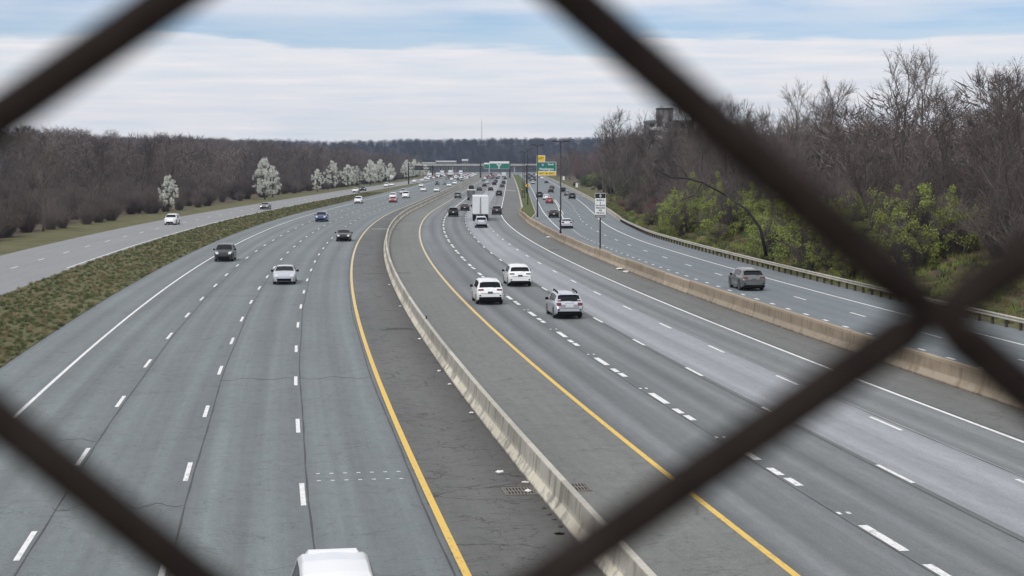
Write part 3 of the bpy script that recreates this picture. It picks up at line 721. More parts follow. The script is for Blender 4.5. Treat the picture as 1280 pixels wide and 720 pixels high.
# pale diamond sign by the local road
o = link('diamond_sign', None, None, (-57.5, 765, 0)); tag(o, 'pale diamond-shaped road sign on a post in front of the blossoming trees', 'sign')
b = MB(); b.tube([(0, 0.04, 0), (0, 0.04, 3.3)], 0.06, 6); b.build('post', M['steel_dark'], o)
b = MB(); b.quad((0, 0, -1.0), (1.0, 0, 0), (0, 0, 1.0), (-1.0, 0, 0)); b.quad((0, 0.02, -1.0), (-1.0, 0.02, 0), (0, 0.02, 1.0), (1.0, 0.02, 0)); b.build('sign_panel', M['sign_white'], o, (0, 0, 3.0))
# small pale marker boards along the right parapet
for x, y, h, lab in ((22.6, 560, 2.2, 'small white marker board on the verge behind the parapet'), (20.6, 640, 3.9, 'small pale board on a post behind the nearest light pole')):
    o = link('marker_board', None, None, (x, y, 0.3)); tag(o, lab, 'marker')
    b = MB(); b.tube([(0, 0.03, 0), (0, 0.03, h - 0.2)], 0.05, 6); b.build('post', M['post_dark'], o)
    b = MB(); b.box(-0.38, 0.38, -0.03, 0, h - 1.5, h); b.build('board', M['sign_white'], o)

# ------------------------------------------------------------------ far bridge, buildings, mast
br = link('overpass_bridge', None, None, (-20, 1400, 0)); tag(br, 'long low concrete overpass crossing the highway in the distance', 'bridge')
b = MB(); b.box(-75, 95, 0, 11, 6.9, 7.5); b.build('deck', M['bridge'], br)
for yy in (-0.35, 11.05):
    b = MB(); b.box(-75, 95, yy, yy + 0.3, 6.6, 8.5); b.build('parapet', M['bridge'], br)
for k in range(5):
    b = MB(); b.box(-75, 95, 0.8 + 2.2 * k, 1.2 + 2.2 * k, 5.6, 6.9); b.build('girder', M['bridge_steel'], br)
for x in (-32, 0.1, 22.2, 46):
    b = MB(); b.box(x - 0.6, x + 0.6, 1, 10, -0.2, 5.0, 0.1, 0.3); b.box(x - 0.9, x + 0.9, 0.6, 10.4, 5.0, 5.6); b.build('pier', M['bridge'], br)
for x0, x1 in ((-82, -62), (64, 96)):
    b = MB(); b.box(x0, x1, 0.4, 10.6, -0.3, 6.7); b.build('abutment', M['bridge'], br)
def building(name, label, x, y, w, d, h, m, storeys, bays, roofm, win=0.55, rt_=0.5):
    o = link(name, None, None, (x, y, 0)); tag(o, label, 'building')
    b = MB(); b.box(0, w, 0, d, -1, h); wl = b.build('wall', m, o)
    b = MB(); b.box(-0.3, w + 0.3, -0.3, d + 0.3, h, h + rt_); b.build('roof', roofm, o)
    fh, bw = h / storeys, w / bays
    for s in range(storeys):
        for k in range(bays):
            b = MB(); b.box(bw * (k + 0.5 - win / 2), bw * (k + 0.5 + win / 2), -0.03, 0.05, fh * (s + 0.3), fh * (s + 0.82)); wn = b.build('window', M['glass'], o)
            b = MB(); b.box(bw * (k + 0.5 - win / 2) - 0.1, bw * (k + 0.5 + win / 2) + 0.1, -0.12, 0, fh * (s + 0.3) - 0.14, fh * (s + 0.3) - 0.01); b.build('sill', m, wn)
    return o
building('warehouse', 'long low pale building with a flat roof behind the far overpass', -70, 1480, 18, 14, 10.0, M['wall_far'], 1, 7, M['wall_white'], .3, 1.3)
building('warehouse', 'low wide pale annex left of the long building behind the far overpass', -84, 1500, 12, 12, 8.8, M['wall_far'], 1, 4, M['wall_white'], .3, 1.0)
o = building('block_house', 'small white boxy building standing above the far overpass', -48.5, 1560, 5.5, 6, 11.2, M['wall_far'], 3, 2, M['wall_white'], .25, 1.8)
ap = building('apartment_building', 'pale grey apartment block rising behind the bare trees on the right bank', 44, 520, 15, 16, 22.8, M['wall_grey'], 8, 6, M['wall_grey'], 0.6)
b = MB(); b.box(3.5, 8.5, 4, 10, 23.3, 27.0); pe = b.build('roof_plant', M['wall_grey'], ap)
b = MB(); b.box(3.3, 8.7, 3.8, 10.2, 27.0, 27.35); b.build('plant_roof', M['steel_dark'], pe)
for k in range(8):
    b = MB(); b.box(0.6, 4.4, -1.2, -0.01, 22.8 / 8 * k + 0.15, 22.8 / 8 * k + 0.35); b.box(0.6, 4.4, -1.2, -1.12, 22.8 / 8 * k + 0.35, 22.8 / 8 * k + 1.2); b.build('balcony', M['wall_white'], ap)
mx_, my_ = -44.0, 2330
o = link('radio_mast', None, None, (mx_, my_, ridge(mx_, my_) - 0.5)); tag(o, 'thin lattice radio mast standing on the wooded ridge', 'mast')
for a in range(3):
    t = a * 2 * pi / 3; b = MB(); b.tube([(cos(t) * 0.9, sin(t) * 0.9, 0), (cos(t) * 0.5, sin(t) * 0.5, 36)], 0.17, 5); b.build('leg', M['steel'], o)
b = MB()
for k in range(18):
    for a in range(3):
        t, t2 = a * 2 * pi / 3, (a + 1) * 2 * pi / 3; r1, r2 = 0.9 - 0.4 * k / 18, 0.9 - 0.4 * (k + 1) / 18
        b.tube([(cos(t) * r1, sin(t) * r1, 2 * k), (cos(t2) * r2, sin(t2) * r2, 2 * k + 2)], 0.09, 4)
b.build('lattice', M['steel'], o)
b = MB(); b.tube([(0, 0, 36), (0, 0, 41)], 0.12, 5); b.build('aerial', M['steel'], o)

# ------------------------------------------------------------------ storm drains and litter on the median shoulders
def drain(o_off, Y, w, d, label):
    x, y, _ = P(Y, o_off); r = link('storm_drain', None, None, (x, y, 0), heading(Y)); tag(r, label, 'drain', 'storm drains beside the median barrier')
    b = MB(); b.box(-w / 2, w / 2, -d / 2, d / 2, 0.004, 0.012); b.build('pit_shade', M['void'], r)  # flat black plate painted as the shade under the grate, no real hole
    b = MB()
    for q in ((-w / 2 - 0.05, w / 2 + 0.05, -d / 2 - 0.05, -d / 2), (-w / 2 - 0.05, w / 2 + 0.05, d / 2, d / 2 + 0.05), (-w / 2 - 0.05, -w / 2, -d / 2, d / 2), (w / 2, w / 2 + 0.05, -d / 2, d / 2), (-w / 2, w / 2, -0.03, 0.03)):
        b.box(*q, 0.004, 0.035)
    b.build('frame', M['iron'], r)
    n = 9
    for k in range(n):
        xx = -w / 2 + w * (k + 0.5) / n
        for s in (-1, 1):
            b = MB(); b.box(xx - 0.019, xx + 0.019, min(s * 0.03, s * d / 2), max(s * 0.03, s * d / 2), 0.012, 0.033); b.build('bar', M['iron'], r)
drain(-4.95, 47.4, 0.86, 0.95, 'rusty storm drain grate left of the median barrier')
drain(-3.28, 47.7, 0.86, 0.95, 'rusty storm drain grate right of the median barrier')
def lump(label, o_off, Y, sx, sy, sz, m, cat='litter', name='litter_scrap'):
    x, y, _ = P(Y, o_off); b = MB(); rows = []
    rr = random.Random(int(Y * 100))
    for i in range(5):
        t = -pi / 2 + pi * i / 4
        rows.append([(cos(t) * cos(a * pi / 4) * sx * rr.uniform(0.7, 1.2), cos(t) * sin(a * pi / 4) * sy * rr.uniform(0.7, 1.2), sz * (1 + sin(t)) * rr.uniform(0.8, 1.1) + 0.004) for a in range(8)])
    b.grid(rows, sm=False, close=True); o = b.build(name, m, None, (x, y, 0)); tag(o, label, cat, 'litter along the median barrier'); return o
lump('crumpled white wrapper lying just beyond the left storm drain', -5.15, 50.1, 0.15, 0.10, 0.06, M['litter'])
lump('white crumpled cup lying on the left storm drain grate', -4.72, 47.2, 0.10, 0.08, 0.06, M['litter'])
lump('torn white paper strip against the barrier beside the left drain', -4.60, 48.6, 0.13, 0.04, 0.03, M['litter'])
lump('flat black rubber scrap on the shoulder nearest the camera', -4.75, 41.9, 0.17, 0.05, 0.03, M['trim'])
for k, (o_, Y) in enumerate(((-4.62, 45.1), (-4.6, 44.3), (-4.58, 43.7), (-4.57, 42.8))):
    lump(['brown dead leaf clump just below the left storm drain', 'second brown leaf clump along the barrier foot below the drain', 'third brown leaf clump along the barrier foot below the drain', 'brown leaf clump along the barrier foot nearest the camera'][k], o_, Y, 0.07, 0.15, 0.02, M['bark'], 'leaves', 'leaf_clump')
for k, (o_, Y) in enumerate(((-4.62, 62), (-4.66, 70), (-4.7, 74.5), (-4.62, 88), (-4.65, 108), (-4.7, 127))):
    lump(['%s white scrap along the barrier foot counting from the camera' % w for w in ('first', 'second', 'third', 'fourth', 'fifth', 'sixth')][k], o_, Y, 0.1, 0.12, 0.04, M['litter'])
for k, (o_, Y) in enumerate(((16.45, 139), (16.5, 143), (16.5, 205))):
    lump(['pale broken concrete lump at the near foot of the tan barrier', 'second pale concrete lump at the foot of the tan barrier', 'pale concrete lump at the tan barrier near the light pole'][k], o_, Y, 0.3, 0.25, 0.1, M['litter'], 'rubble', 'concrete_lump')

# ------------------------------------------------------------------ vehicles (local: +Y forward, origin on the ground under the middle)
TYPES = {
    'suv': dict(L=4.65, W=1.87, belt=1.06, r=0.37, ax=(0.92, 3.68), roofw=0.74,
                top=[(0, .80), (.05, 1.00), (.11, 1.10), (.16, 1.13), (.50, 1.57), (.62, 1.62), (1.6, 1.70), (2.5, 1.69), (2.9, 1.61), (3.62, 1.12), (4.25, 1.02), (4.56, .86), (4.65, .60)],
                rear=(.20, .46), front=(2.98, 3.56), side=[(.62, 1.02), (1.08, 1.98), (2.04, 2.92)]),
    'crossover': dict(L=4.80, W=1.90, belt=1.05, r=0.38, ax=(0.95, 3.72), roofw=0.71,
                top=[(0, .84), (.05, .98), (.12, 1.10), (.20, 1.16), (.66, 1.54), (.84, 1.60), (1.7, 1.69), (2.4, 1.68), (2.9, 1.58), (3.70, 1.12), (4.35, 1.02), (4.70, .84), (4.80, .58)],
                rear=(.25, .60), front=(2.98, 3.62), side=[(.92, 1.22), (1.28, 2.06), (2.12, 2.94)]),
    'wagon': dict(L=4.78, W=1.83, belt=1.02, r=0.36, ax=(0.98, 3.78), roofw=0.74,
                top=[(0, .70), (.05, .92), (.10, 1.03), (.16, 1.07), (.62, 1.50), (.76, 1.54), (1.7, 1.61), (2.5, 1.60), (2.9, 1.53), (3.62, 1.07), (4.3, .97), (4.68, .80), (4.78, .56)],
                rear=(.20, .58), front=(2.98, 3.56), side=[(.74, 1.14), (1.2, 2.04), (2.1, 2.94)]),
    'sedan': dict(L=4.78, W=1.83, belt=0.95, r=0.335, ax=(1.0, 3.80), roofw=0.70,
                top=[(0, .62), (.04, .82), (.09, .97), (.16, 1.03), (.66, 1.07), (1.30, 1.34), (1.62, 1.41), (2.3, 1.45), (2.75, 1.40), (3.55, 1.02), (4.3, .90), (4.68, .74), (4.78, .52)],
                rear=(.74, 1.26), front=(2.85, 3.50), side=[(1.28, 1.92), (1.99, 2.86)]),
    'pickup': dict(L=5.75, W=1.99, belt=1.16, r=0.40, ax=(1.25, 4.75), roofw=0.78,
                top=[(0, .84), (.03, 1.05), (.07, 1.20), (.5, 1.22), (2.05, 1.22), (2.10, 1.28), (2.30, 1.76), (2.5, 1.84), (3.3, 1.86), (3.75, 1.80), (4.35, 1.27), (5.3, 1.16), (5.66, 1.0), (5.75, .62)],
                rear=(2.12, 2.27), front=(3.82, 4.30), side=[(2.36, 2.92), (2.99, 3.72)]),
}
def interp(pts, x):
    if x <= pts[0][0]: return pts[0][1]
    for (a, p), (b_, q) in zip(pts, pts[1:]):
        if x <= b_: return p + (q - p) * (x - a) / (b_ - a)
    return pts[-1][1]
def car_section(T, y):
    L, W = T['L'], T['W']; belt = T['belt']; zt = interp(T['top'], y); H = max(p[1] for p in T['top'])
    plan = interp([(0, .86), (.05, .91), (.15, .955), (.45, .99), (1.1, 1), (L - 1.0, 1), (L - .45, .965), (L - .15, .88), (L, .76)], y)
    w = W / 2 * plan
    zb = interp([(0, .36), (.25, .30), (.5, .24), (L - .5, .22), (L - .1, .24), (L, .28)], y)
    for ya in T['ax']:
        Ra = T['r'] + 0.075; dy = abs(y - ya)
        if dy < Ra: zb = max(zb, T['r'] + sqrt(Ra * Ra - dy * dy) * 0.96)
    k = min(1, max(0, (zt - belt - 0.04) / (H - belt - 0.04)))
    zs = min(belt, zt - 0.05)
    wr = w * (0.93 + (T['roofw'] - 0.93) * k)
    pm = max(min(zs - 0.2, 0.66 * belt), zb + 0.09)
    return [(w * .93, zb), (w * .985, zb + 0.05), (w, pm), (w * .992, max(zs - 0.09, pm + 0.02)), (w * .955, max(zs, pm + 0.03)),
            (wr, max(zs + .012, zt - 0.075 * k - 0.012)), (wr * .88, zt - 0.008 - 0.006 * k), (0, zt + 0.012)]
def surf(T, y, v, s=1):
    p = car_section(T, y); v = max(0, min(7, v)); i = min(6, int(v)); t = v - i
    return Vector((s * (p[i][0] + (p[i + 1][0] - p[i][0]) * t), y - T['L'] / 2, p[i][1] + (p[i + 1][1] - p[i][1]) * t))
def patch(T, uq, vs, s=1, off=0.006, both=False):
    """a panel lying on the body skin: uq list of y, vs list of v (both: mirrored across the centre)"""
    b = MB(); rows = []
    seq = [(v, 1) for v in vs] + ([(v, -1) for v in vs[::-1][1:]] if both else [])
    if not both: seq = [(v, s) for v in vs]
    for y in uq:
        r = []
        for v, sg in seq:
            p = surf(T, y, v, sg); e = 0.02
            du = surf(T, y + e, v, sg) - surf(T, y - e, v, sg)
            dv = surf(T, y, min(7, v + 0.05), sg) - surf(T, y, max(0, v - 0.05), sg)
            n = du.cross(dv)
            if n.length < 1e-9: n = Vector((0, 0, 1))
            n.normalize()
            if n.dot(p - Vector((0, max(-T['L'] / 2 + 1.2, min(T['L'] / 2 - 1.2, p.y)), 0.6))) < 0: n = -n
            r.append(p + n * off)
        rows.append(r)
    b.grid(rows, sm=False); return b
def lin(a, b_, n): return [a + (b_ - a) * k / n for k in range(n + 1)]
def car_body(T):
    b = MB(); L = T['L']
    ys = sorted(set([round(x, 3) for x in [p[0] for p in T['top']] + lin(0, L, 30) + [q for a in T['ax'] for q in lin(a - T['r'] - .08, a + T['r'] + .08, 12)]]))
    ys = [y for y in ys if 0 <= y <= L]
    rows = [[surf(T, y, v, 1) for v in range(8)] + [surf(T, y, v, -1) for v in range(6, -1, -1)] for y in ys]
    b.grid(rows)
    m = 15
    b.f.append(tuple(range(m))); b.smooth.append(False)
    b.f.append(tuple((len(rows) - 1) * m + j for j in range(m))[::-1]); b.smooth.append(False)
    return b
def wheel_meshes(r, w=0.215):
    b = MB(); rows = []
    prof = [(-w / 2, r * .66), (-w / 2, r * .93), (-w / 2 + .03, r), (w / 2 - .03, r), (w / 2, r * .93), (w / 2, r * .66)]
    for k in range(20):
        t = 2 * pi * k / 20; rows.append([(x, rr * cos(t), rr * sin(t)) for x, rr in prof])
    rows.append(rows[0]); b.grid(rows); ty = b.mesh('wheel', M['tyre'])
    b = MB(); n = 10                             # ten-sided rim dish with five spokes
    for k in range(5):
        t = 2 * pi * k / 5; c, s_ = cos(t), sin(t); px, pz = -s_, c
        a0, a1 = 0.05, 0.035
        b.quad((0.02, c * .05 + px * a0, s_ * .05 + pz * a0), (0.02, c * .05 - px * a0, s_ * .05 - pz * a0), (0.0, c * r * .66 - px * a1, s_ * r * .66 - pz * a1), (0.0, c * r * .66 + px * a1, s_ * r * .66 + pz * a1))
    rows = []
    for k in range(21):
        t = 2 * pi * k / 20; rows.append([(0.0, r * .56 * cos(t), r * .56 * sin(t)), (0.012, r * .63 * cos(t), r * .63 * sin(t)), (0.0, r * .69 * cos(t), r * .69 * sin(t))])
    b.grid(rows)
    ri = b.mesh('rim', M['rim'])
    b = MB(); i = len(b.v)
    for k in range(16): t = 2 * pi * k / 16; b.v.append((-0.03, r * .67 * cos(t), r * .67 * sin(t)))
    b.f.append(tuple(range(16))); b.smooth.append(False)
    dk = b.mesh('brake_disc', M['trim'])
    return ty, ri, dk
M['tailgate'] = mat('blue_grey_tailgate', (0.27, 0.285, 0.33), 0.35, 0.4, coat=0.5)
M['plate_dark'] = mat('dark_number_plate', (0.10, 0.105, 0.125), 0.4)
M['lens_grey'] = mat('smoked_lamp_lens', (0.07, 0.05, 0.06), 0.2, coat=0.5)
CARMESH = {}
def car_parts(kind):
    """list of (name, mesh, loc, rot_z, [sub-parts], tier); tier 1 parts show even on the smallest cars"""
    if kind in CARMESH: return CARMESH[kind]
    T = TYPES[kind]; L, W = T['L'], T['W']; belt = T['belt']; out_ = []
    def add(name, b, m, sub=(), loc=(0, 0, 0), rz=0.0, tier=2):
        me = b if isinstance(b, bpy.types.Mesh) else b.mesh(name, m); rec = (name, me, loc, rz, list(sub), tier); out_.append(rec); return rec
    add('body', car_body(T), PAINT['white'], tier=1)
    w = W / 2
    b = MB(); b.box(-w + .27, w - .27, -L / 2 + .10, L / 2 - .3, .19, .62); add('underbody', b, M['trim'], tier=1)
    ys = [p[0] for p in T['top']]
    def mids(a, c): return sorted(set([a, c] + [y for y in ys if a < y < c]))
    wv = [6.0, 6.15, 6.6, 7]
    add('rear_window', patch(T, mids(*T['rear']), [5.75, 6.0, 6.4, 7], both=True), M['glass'], tier=1)
    add('windshield', patch(T, mids(*T['front']), [5.75, 6.0, 6.4, 7], both=True), M['glass'], tier=1)
    for s in (-1, 1):
        for a, c in T['side']:
            add('side_window', patch(T, mids(a, c), [4.12, 4.5, 4.9], s), M['glass'], tier=1)
    ty, ri, dk = wheel_meshes(T['r'])
    for ya in T['ax']:
        for s in (-1, 1):
            add('wheel', ty, None, [('rim', ri, (0.10, 0, 0)), ('brake_disc', dk, (0.10, 0, 0))], (s * (w - .125), ya - L / 2, T['r']), 0 if s > 0 else pi, tier=1)
    # lamps
    if kind == 'sedan': tv, tu = [5.0, 5.5, 6, 6.4], [.035, .055, .085, .115]
    elif kind == 'pickup': tv, tu = [4.3, 5, 5.6, 6.0], [.012, .03, .05, .065]
    elif kind == 'wagon': tv, tu = [4.35, 5, 5.5, 6, 6.25], [.035, .05, .075, .10]
    else: tv, tu = [4.45, 5, 5.5, 6, 6.36], [.045, .06, .08, .10]
    for s in (-1, 1):
        add('tail_lamp', patch(T, tu, tv, s, 0.012), M['red_lens'], tier=1)
        add('headlamp', patch(T, [L - .30, L - .2, L - .10, L - .05], [4.6, 5, 5.5, 6, 6.25], s, 0.012), M['clear_lens'], tier=1)
    for s in (-1, 1):
        for a, c in T['side'][:-1] + T['side'][-1:]:
            add('door_seam', patch(T, [c + .015, c + .032], [1.2, 2, 3, 4.05], s, 0.003), M['sign_back'])
        if kind != 'pickup': add('door_handle', patch(T, [T['side'][-1][0] + .04, T['side'][-1][0] + .26], [3.0, 3.25], s, 0.02), M['chrome'])
    # bumpers, plates, mirrors
    zc = interp(T['top'], 0)
    zbm = {'suv': .55, 'crossover': .47, 'wagon': .50, 'sedan': .40, 'pickup': .60}[kind]
    b = MB(); b.box(-w * .84, w * .84, -L / 2 - .025, -L / 2 + .16, .27, zbm, 0.015); b.box(-w * .92, w * .92, -L / 2 + .10, -L / 2 + .3, .30, zbm - .02, 0.01); add('rear_bumper', b, M['trim'], tier=1)
    if kind in ('suv', 'wagon', 'crossover'):
        for s in (-1, 1):
            b = MB(); b.box(s * w * .74 - .07, s * w * .74 + .07, -L / 2 - .012, -L / 2 + .03, zbm + .05, zbm + .13, .015); add('bumper_vent', b, M['trim'])
        b = MB(); b.box(-w * .66, w * .66, -L / 2 - .006, -L / 2 + .01, zc - .035, zc - .015); add('hatch_seam', b, M['sign_back'])
        b = MB(); b.tube([(0, -L / 2 + .17, 1.13 if kind != 'wagon' else 1.07), (.38, -L / 2 + .20, 1.17 if kind != 'wagon' else 1.11)], .014, 5); add('rear_wiper', b, M['trim'])
    if kind == 'wagon':
        add('tailgate_panel', patch(T, [.008, .02, .035, .048], [6.12, 6.5, 7], both=True), M['tailgate'])
    b = MB(); b.box(-w * .62, w * .62, L / 2 - .06, L / 2 + .015, .30, .50, 0.02); add('grille', b, M['trim'], tier=1)
    zp = {'suv': .83, 'crossover': .86, 'wagon': .80, 'sedan': .70, 'pickup': .62}[kind]
    yp_ = next(k * .002 for k in range(120) if interp(T['top'], k * .002) >= zp + .02) if kind != 'pickup' else -0.02
    pw = .25 if kind == 'wagon' else .17
    b = MB(); b.box(-pw, pw, -L / 2 + yp_ - .035, -L / 2 + yp_ + .02, zp - .06, zp + (.13 if kind == 'wagon' else .09)); add('number_plate', b, M['plate'], tier=2)
    for s in (-1, 1):
        yy = (T['side'][-1][1]) - L / 2 - .02
        b = MB(); b.box(0.0, .06, -.02, .02, -.03, .02); b.box(.05, .25, -.07, .06, -.06, .10, .02, .02); b.v = [(s * x, y_, z) for x, y_, z in b.v]
        if s < 0: b.f = [f[::-1] for f in b.f]
        add('mirror', b, M['trim'], (), (s * w * .95, yy, belt + .04), tier=2)
    zr = max(p[1] for p in T['top'])
    if kind in ('suv', 'wagon', 'crossover'):
        y0 = T['rear'][1] + .03
        b = MB(); b.box(-w * .60, w * .60, -L / 2 + y0 - .12, -L / 2 + y0 + .12, interp(T['top'], y0) + .0, interp(T['top'], y0 + .1) + .03, .06, .03); add('spoiler', b, PAINT['white'], tier=2)
        b = MB(); b.box(-.28, .28, -L / 2 + .07, -L / 2 + .12, belt - .045, belt - .015); add('hatch_strip', b, M['chrome'], tier=2)
    if kind == 'wagon':
        for s in (-1, 1):
            x = s * w * .66; b = MB(); b.tube([(x, -1.45, 1.53), (x, -1.2, 1.625), (x, 0.2, 1.68), (x, 0.4, 1.60)], [.035, .045, .045, .035], 6); add('roof_rail', b, M['trim'], tier=2)
        b = MB(); b.box(-.09, .09, -L / 2 + .09, -L / 2 + .14, .93, .985); add('badge', b, M['chrome'], tier=2)
        for s in (-1, 1):
            b = MB(); b.box(s * .50 - .09, s * .50 + .09, -.01, .01, -.06, .06); add('window_sticker', b, M['sign_white'], (), (s * .12, -L / 2 + .27, 1.17), tier=2)
    CARMESH[kind] = out_
    return out_
CAR_NO = {'suv': 'SUV', 'crossover': 'SUV', 'wagon': 'station wagon', 'sedan': 'sedan', 'pickup': 'pickup truck', 'van': 'box van', 'trailer': 'box trailer truck', 'truck': 'box truck'}
def recolour(o, m):
    o.material_slots[0].link = 'OBJECT'; o.material_slots[0].material = m
def make_car(kind, colour, x, y, rz, label, group, tier=2):
    nm = {'suv': 'suv', 'crossover': 'suv', 'wagon': 'station_wagon', 'sedan': 'sedan', 'pickup': 'pickup_truck'}[kind]
    r = link(nm, None, None, (x, y, 0.006), rz); tag(r, label, 'car' if kind != 'pickup' else 'truck', group)
    for name, me, loc, a, subs, tr in car_parts(kind):
        if tr > tier: continue
        o = link(name, me, r, loc, a)
        if name in ('body', 'spoiler'): recolour(o, PAINT[colour])
        if name == 'number_plate' and 104 < y < 135: recolour(o, M['plate_dark'])
        if name == 'tail_lamp' and 'grey lamps' in label: recolour(o, M['lens_grey'])
        if tier >= 2:
            for n2, m2, l2 in subs: link(n2, m2, o, l2)
    return r
# big box trailer, and smaller box bodies
M['trailer'] = mat('trailer_white', (0.66, 0.70, 0.73), 0.5, var=0.05, vscale=1.0)
M['box_grey'] = mat('van_grey_door', (0.105, 0.11, 0.115), 0.5, var=0.06, vscale=1.0)
def make_truck(kind, x, y, rz, label, group, W=2.58, H=4.1, L=15.5, door='trailer', bedz=1.15, cab='white', tier=2):
    r = link('box_truck', None, None, (x, y, 0.006), rz); tag(r, label, 'truck', group)
    w = W / 2; cabL = 3.0 if kind == 'trailer' else 1.9
    yb, yf = -L / 2, L / 2 - cabL
    b = MB(); b.box(-w, w, yb, yf, bedz, H); box = b.build('cargo_box', M['trailer'], r)
    if tier >= 2:
        for s in (-1, 1):
            b = MB(); b.box(min(s * .06, s * (w - .10)), max(s * .06, s * (w - .10)), yb - .03, yb - .002, bedz + .08, H - .20); d = b.build('door', M[door], box)
            b = MB(); b.tube([(s * .14, yb - .05, bedz + .1), (s * .14, yb - .05, H - .25)], .022, 6); b.build('lock_bar', M['steel'], d)
        b = MB(); b.box(-w - .01, w + .01, yb - .04, yb + .05, H - .18, H + .02); b.build('top_rail', M['sign_white'], box)
        b = MB(); b.box(-.055, .055, yb - .022, yb - .001, bedz + .08, H - .20); b.build('door_gap', M['sign_back'], box)
        for s in (-1, 1):
            b = MB(); b.box(s * w - (.09 if s > 0 else 0), s * w + (0 if s > 0 else .09), yb - .03, yb - .001, bedz + .05, H - .18); b.build('corner_post', M['sign_white' if kind == 'trailer' else door], box)
    else:
        b = MB(); b.box(-w + .12, w - .12, yb - .03, yb - .002, bedz + .1, H - .25); b.build('door', M[door], box)
    b = MB(); b.box(-w * .97, w * .97, yb + .02, yb + .14, .55, .75); b.box(-.75, -.65, yb + .02, yb + .14, .7, bedz); b.box(.65, .75, yb + .02, yb + .14, .7, bedz); b.build('rear_guard', M['trim'], r)
    b = MB(); b.box(-.5, .5, yb + .3, L / 2 - .3, .7, bedz); b.build('chassis', M['trim'], r)
    for s in (-1, 1):
        b = MB(); b.box(s * (w - .3) - .14, s * (w - .3) + .14, yb - .02, yb + .02, bedz - .16, bedz - .04); b.build('tail_lamp', M['red_lens'], r)
        if tier >= 2:
            b = MB(); b.box(s * (w - .36) - .28, s * (w - .36) + .28, yb + 1.75, yb + 1.78, .22, .95); b.build('mud_flap', M['trim'], r)
    # cab
    b = MB(); ch = min(H - .2, 2.9) if kind == 'trailer' else 2.3
    pr = [(0, ch), (cabL * .45, ch), (cabL * .72, 1.5 + .1), (cabL * .97, 1.35), (cabL, .5), (0, .5)]
    rows = [[(s * w * .92, yf + .25 + a * (cabL - .25) / cabL, z) for a, z in pr] for s in (-1, 1)]
    b.grid(rows, sm=False, close=True); b.f.append(tuple(range(6))[::-1]); b.smooth.append(False); b.f.append(tuple(range(6, 12))); b.smooth.append(False)
    c = b.build('cab', PAINT[cab], r)
    b = MB(); (a0, z0), (a1, z1) = (cabL * .47, ch - .08), (cabL * .70, 1.68); q = (cabL - .25) / cabL
    b.quad((-w * .82, yf + .27 + a0 * q, z0), (w * .82, yf + .27 + a0 * q, z0), (w * .82, yf + .27 + a1 * q, z1), (-w * .82, yf + .27 + a1 * q, z1)); b.build('windshield', M['glass'], c)
    ty, ri, dk = TRUCKWHEEL
    ax = [yb + 1.2, yb + 2.5, L / 2 - 5.2, L / 2 - 1.1] if kind == 'trailer' else [yb + 1.5, L / 2 - 1.2]
    for ya in ax:
        for s in (-1, 1):
            ob = link('wheel', ty, r, (s * (w - .26), ya, .5), 0 if s > 0 else pi)
            if tier >= 2: link('rim', ri, ob, (.24, 0, 0))
    for s in (-1, 1):
        b = MB(); b.box(-.07, .07, -.05, .05, -.25, .25); b.box(-.16 if s > 0 else .07, -.07 if s > 0 else .16, -.02, .02, -.03, .03); b.build('mirror', M['trim'], r, (s * (w + .13), L / 2 - .95 * (cabL / 1.9) ** .5, min(2.1, ch - .3)))
    return r
TRUCKWHEEL = wheel_meshes(0.5, 0.5)

LANES = {}
ONES = 'first second third fourth fifth sixth seventh eighth ninth tenth eleventh twelfth thirteenth fourteenth fifteenth sixteenth seventeenth eighteenth nineteenth'.split()
TENS = 'twenty thirty forty fifty sixty seventy eighty ninety'.split()
def ordinal(n):
    if n >= 100: return 'hundredth' if n == 100 else 'hundred-and-' + ordinal(n - 100)
    if n < 20: return ONES[n - 1]
    t, u = TENS[n // 10 - 2], n % 10
    return t[:-1] + 'ieth' if u == 0 else t + '-' + ONES[u - 1]
ORD = [ordinal(n) for n in range(1, 60)]
def rank_labels(objs, text):
    for k, o in enumerate(sorted(objs, key=lambda o: (o.location.y, o.location.x))): o['label'] = text % ordinal(k + 1)
LANE_DEF = {   # key: (offset or function, direction, name)
    'm1': (1.65, 1, 'first lane right of the barrier'), 'm2': (5.2, 1, 'second lane right of the barrier'),
    'm3': (8.75, 1, 'third lane right of the barrier'), 'm4': (12.2, 1, 'fourth lane right of the barrier'),
    'o1': (-9.35, -1, 'oncoming lane nearest the barrier'), 'o2': (-13.0, -1, 'second oncoming lane from the barrier'),
    'o3': (-16.6, -1, 'third oncoming lane from the barrier'), 'o4': (-20.2, -1, 'fourth oncoming lane from the barrier'),
    'l1': (lambda Y: O_LOC0(Y) - 2.4, -1, 'roadway left of the grass strip'), 'l2': (lambda Y: O_LOC0(Y) - 6.0, -1, 'outer lane left of the grass strip'),
    'r1': (lambda Y: (O_LEFT_R(Y) + O_I(Y)) / 2 + .1, 1, 'left lane of the right roadway'), 'r2': (lambda Y: (O_I(Y) + O_J(Y)) / 2, 1, 'middle lane of the right roadway'),
    'r3': (lambda Y: (O_J(Y) + O_K(Y)) / 2, 1, 'outer lane of the right roadway'),
}
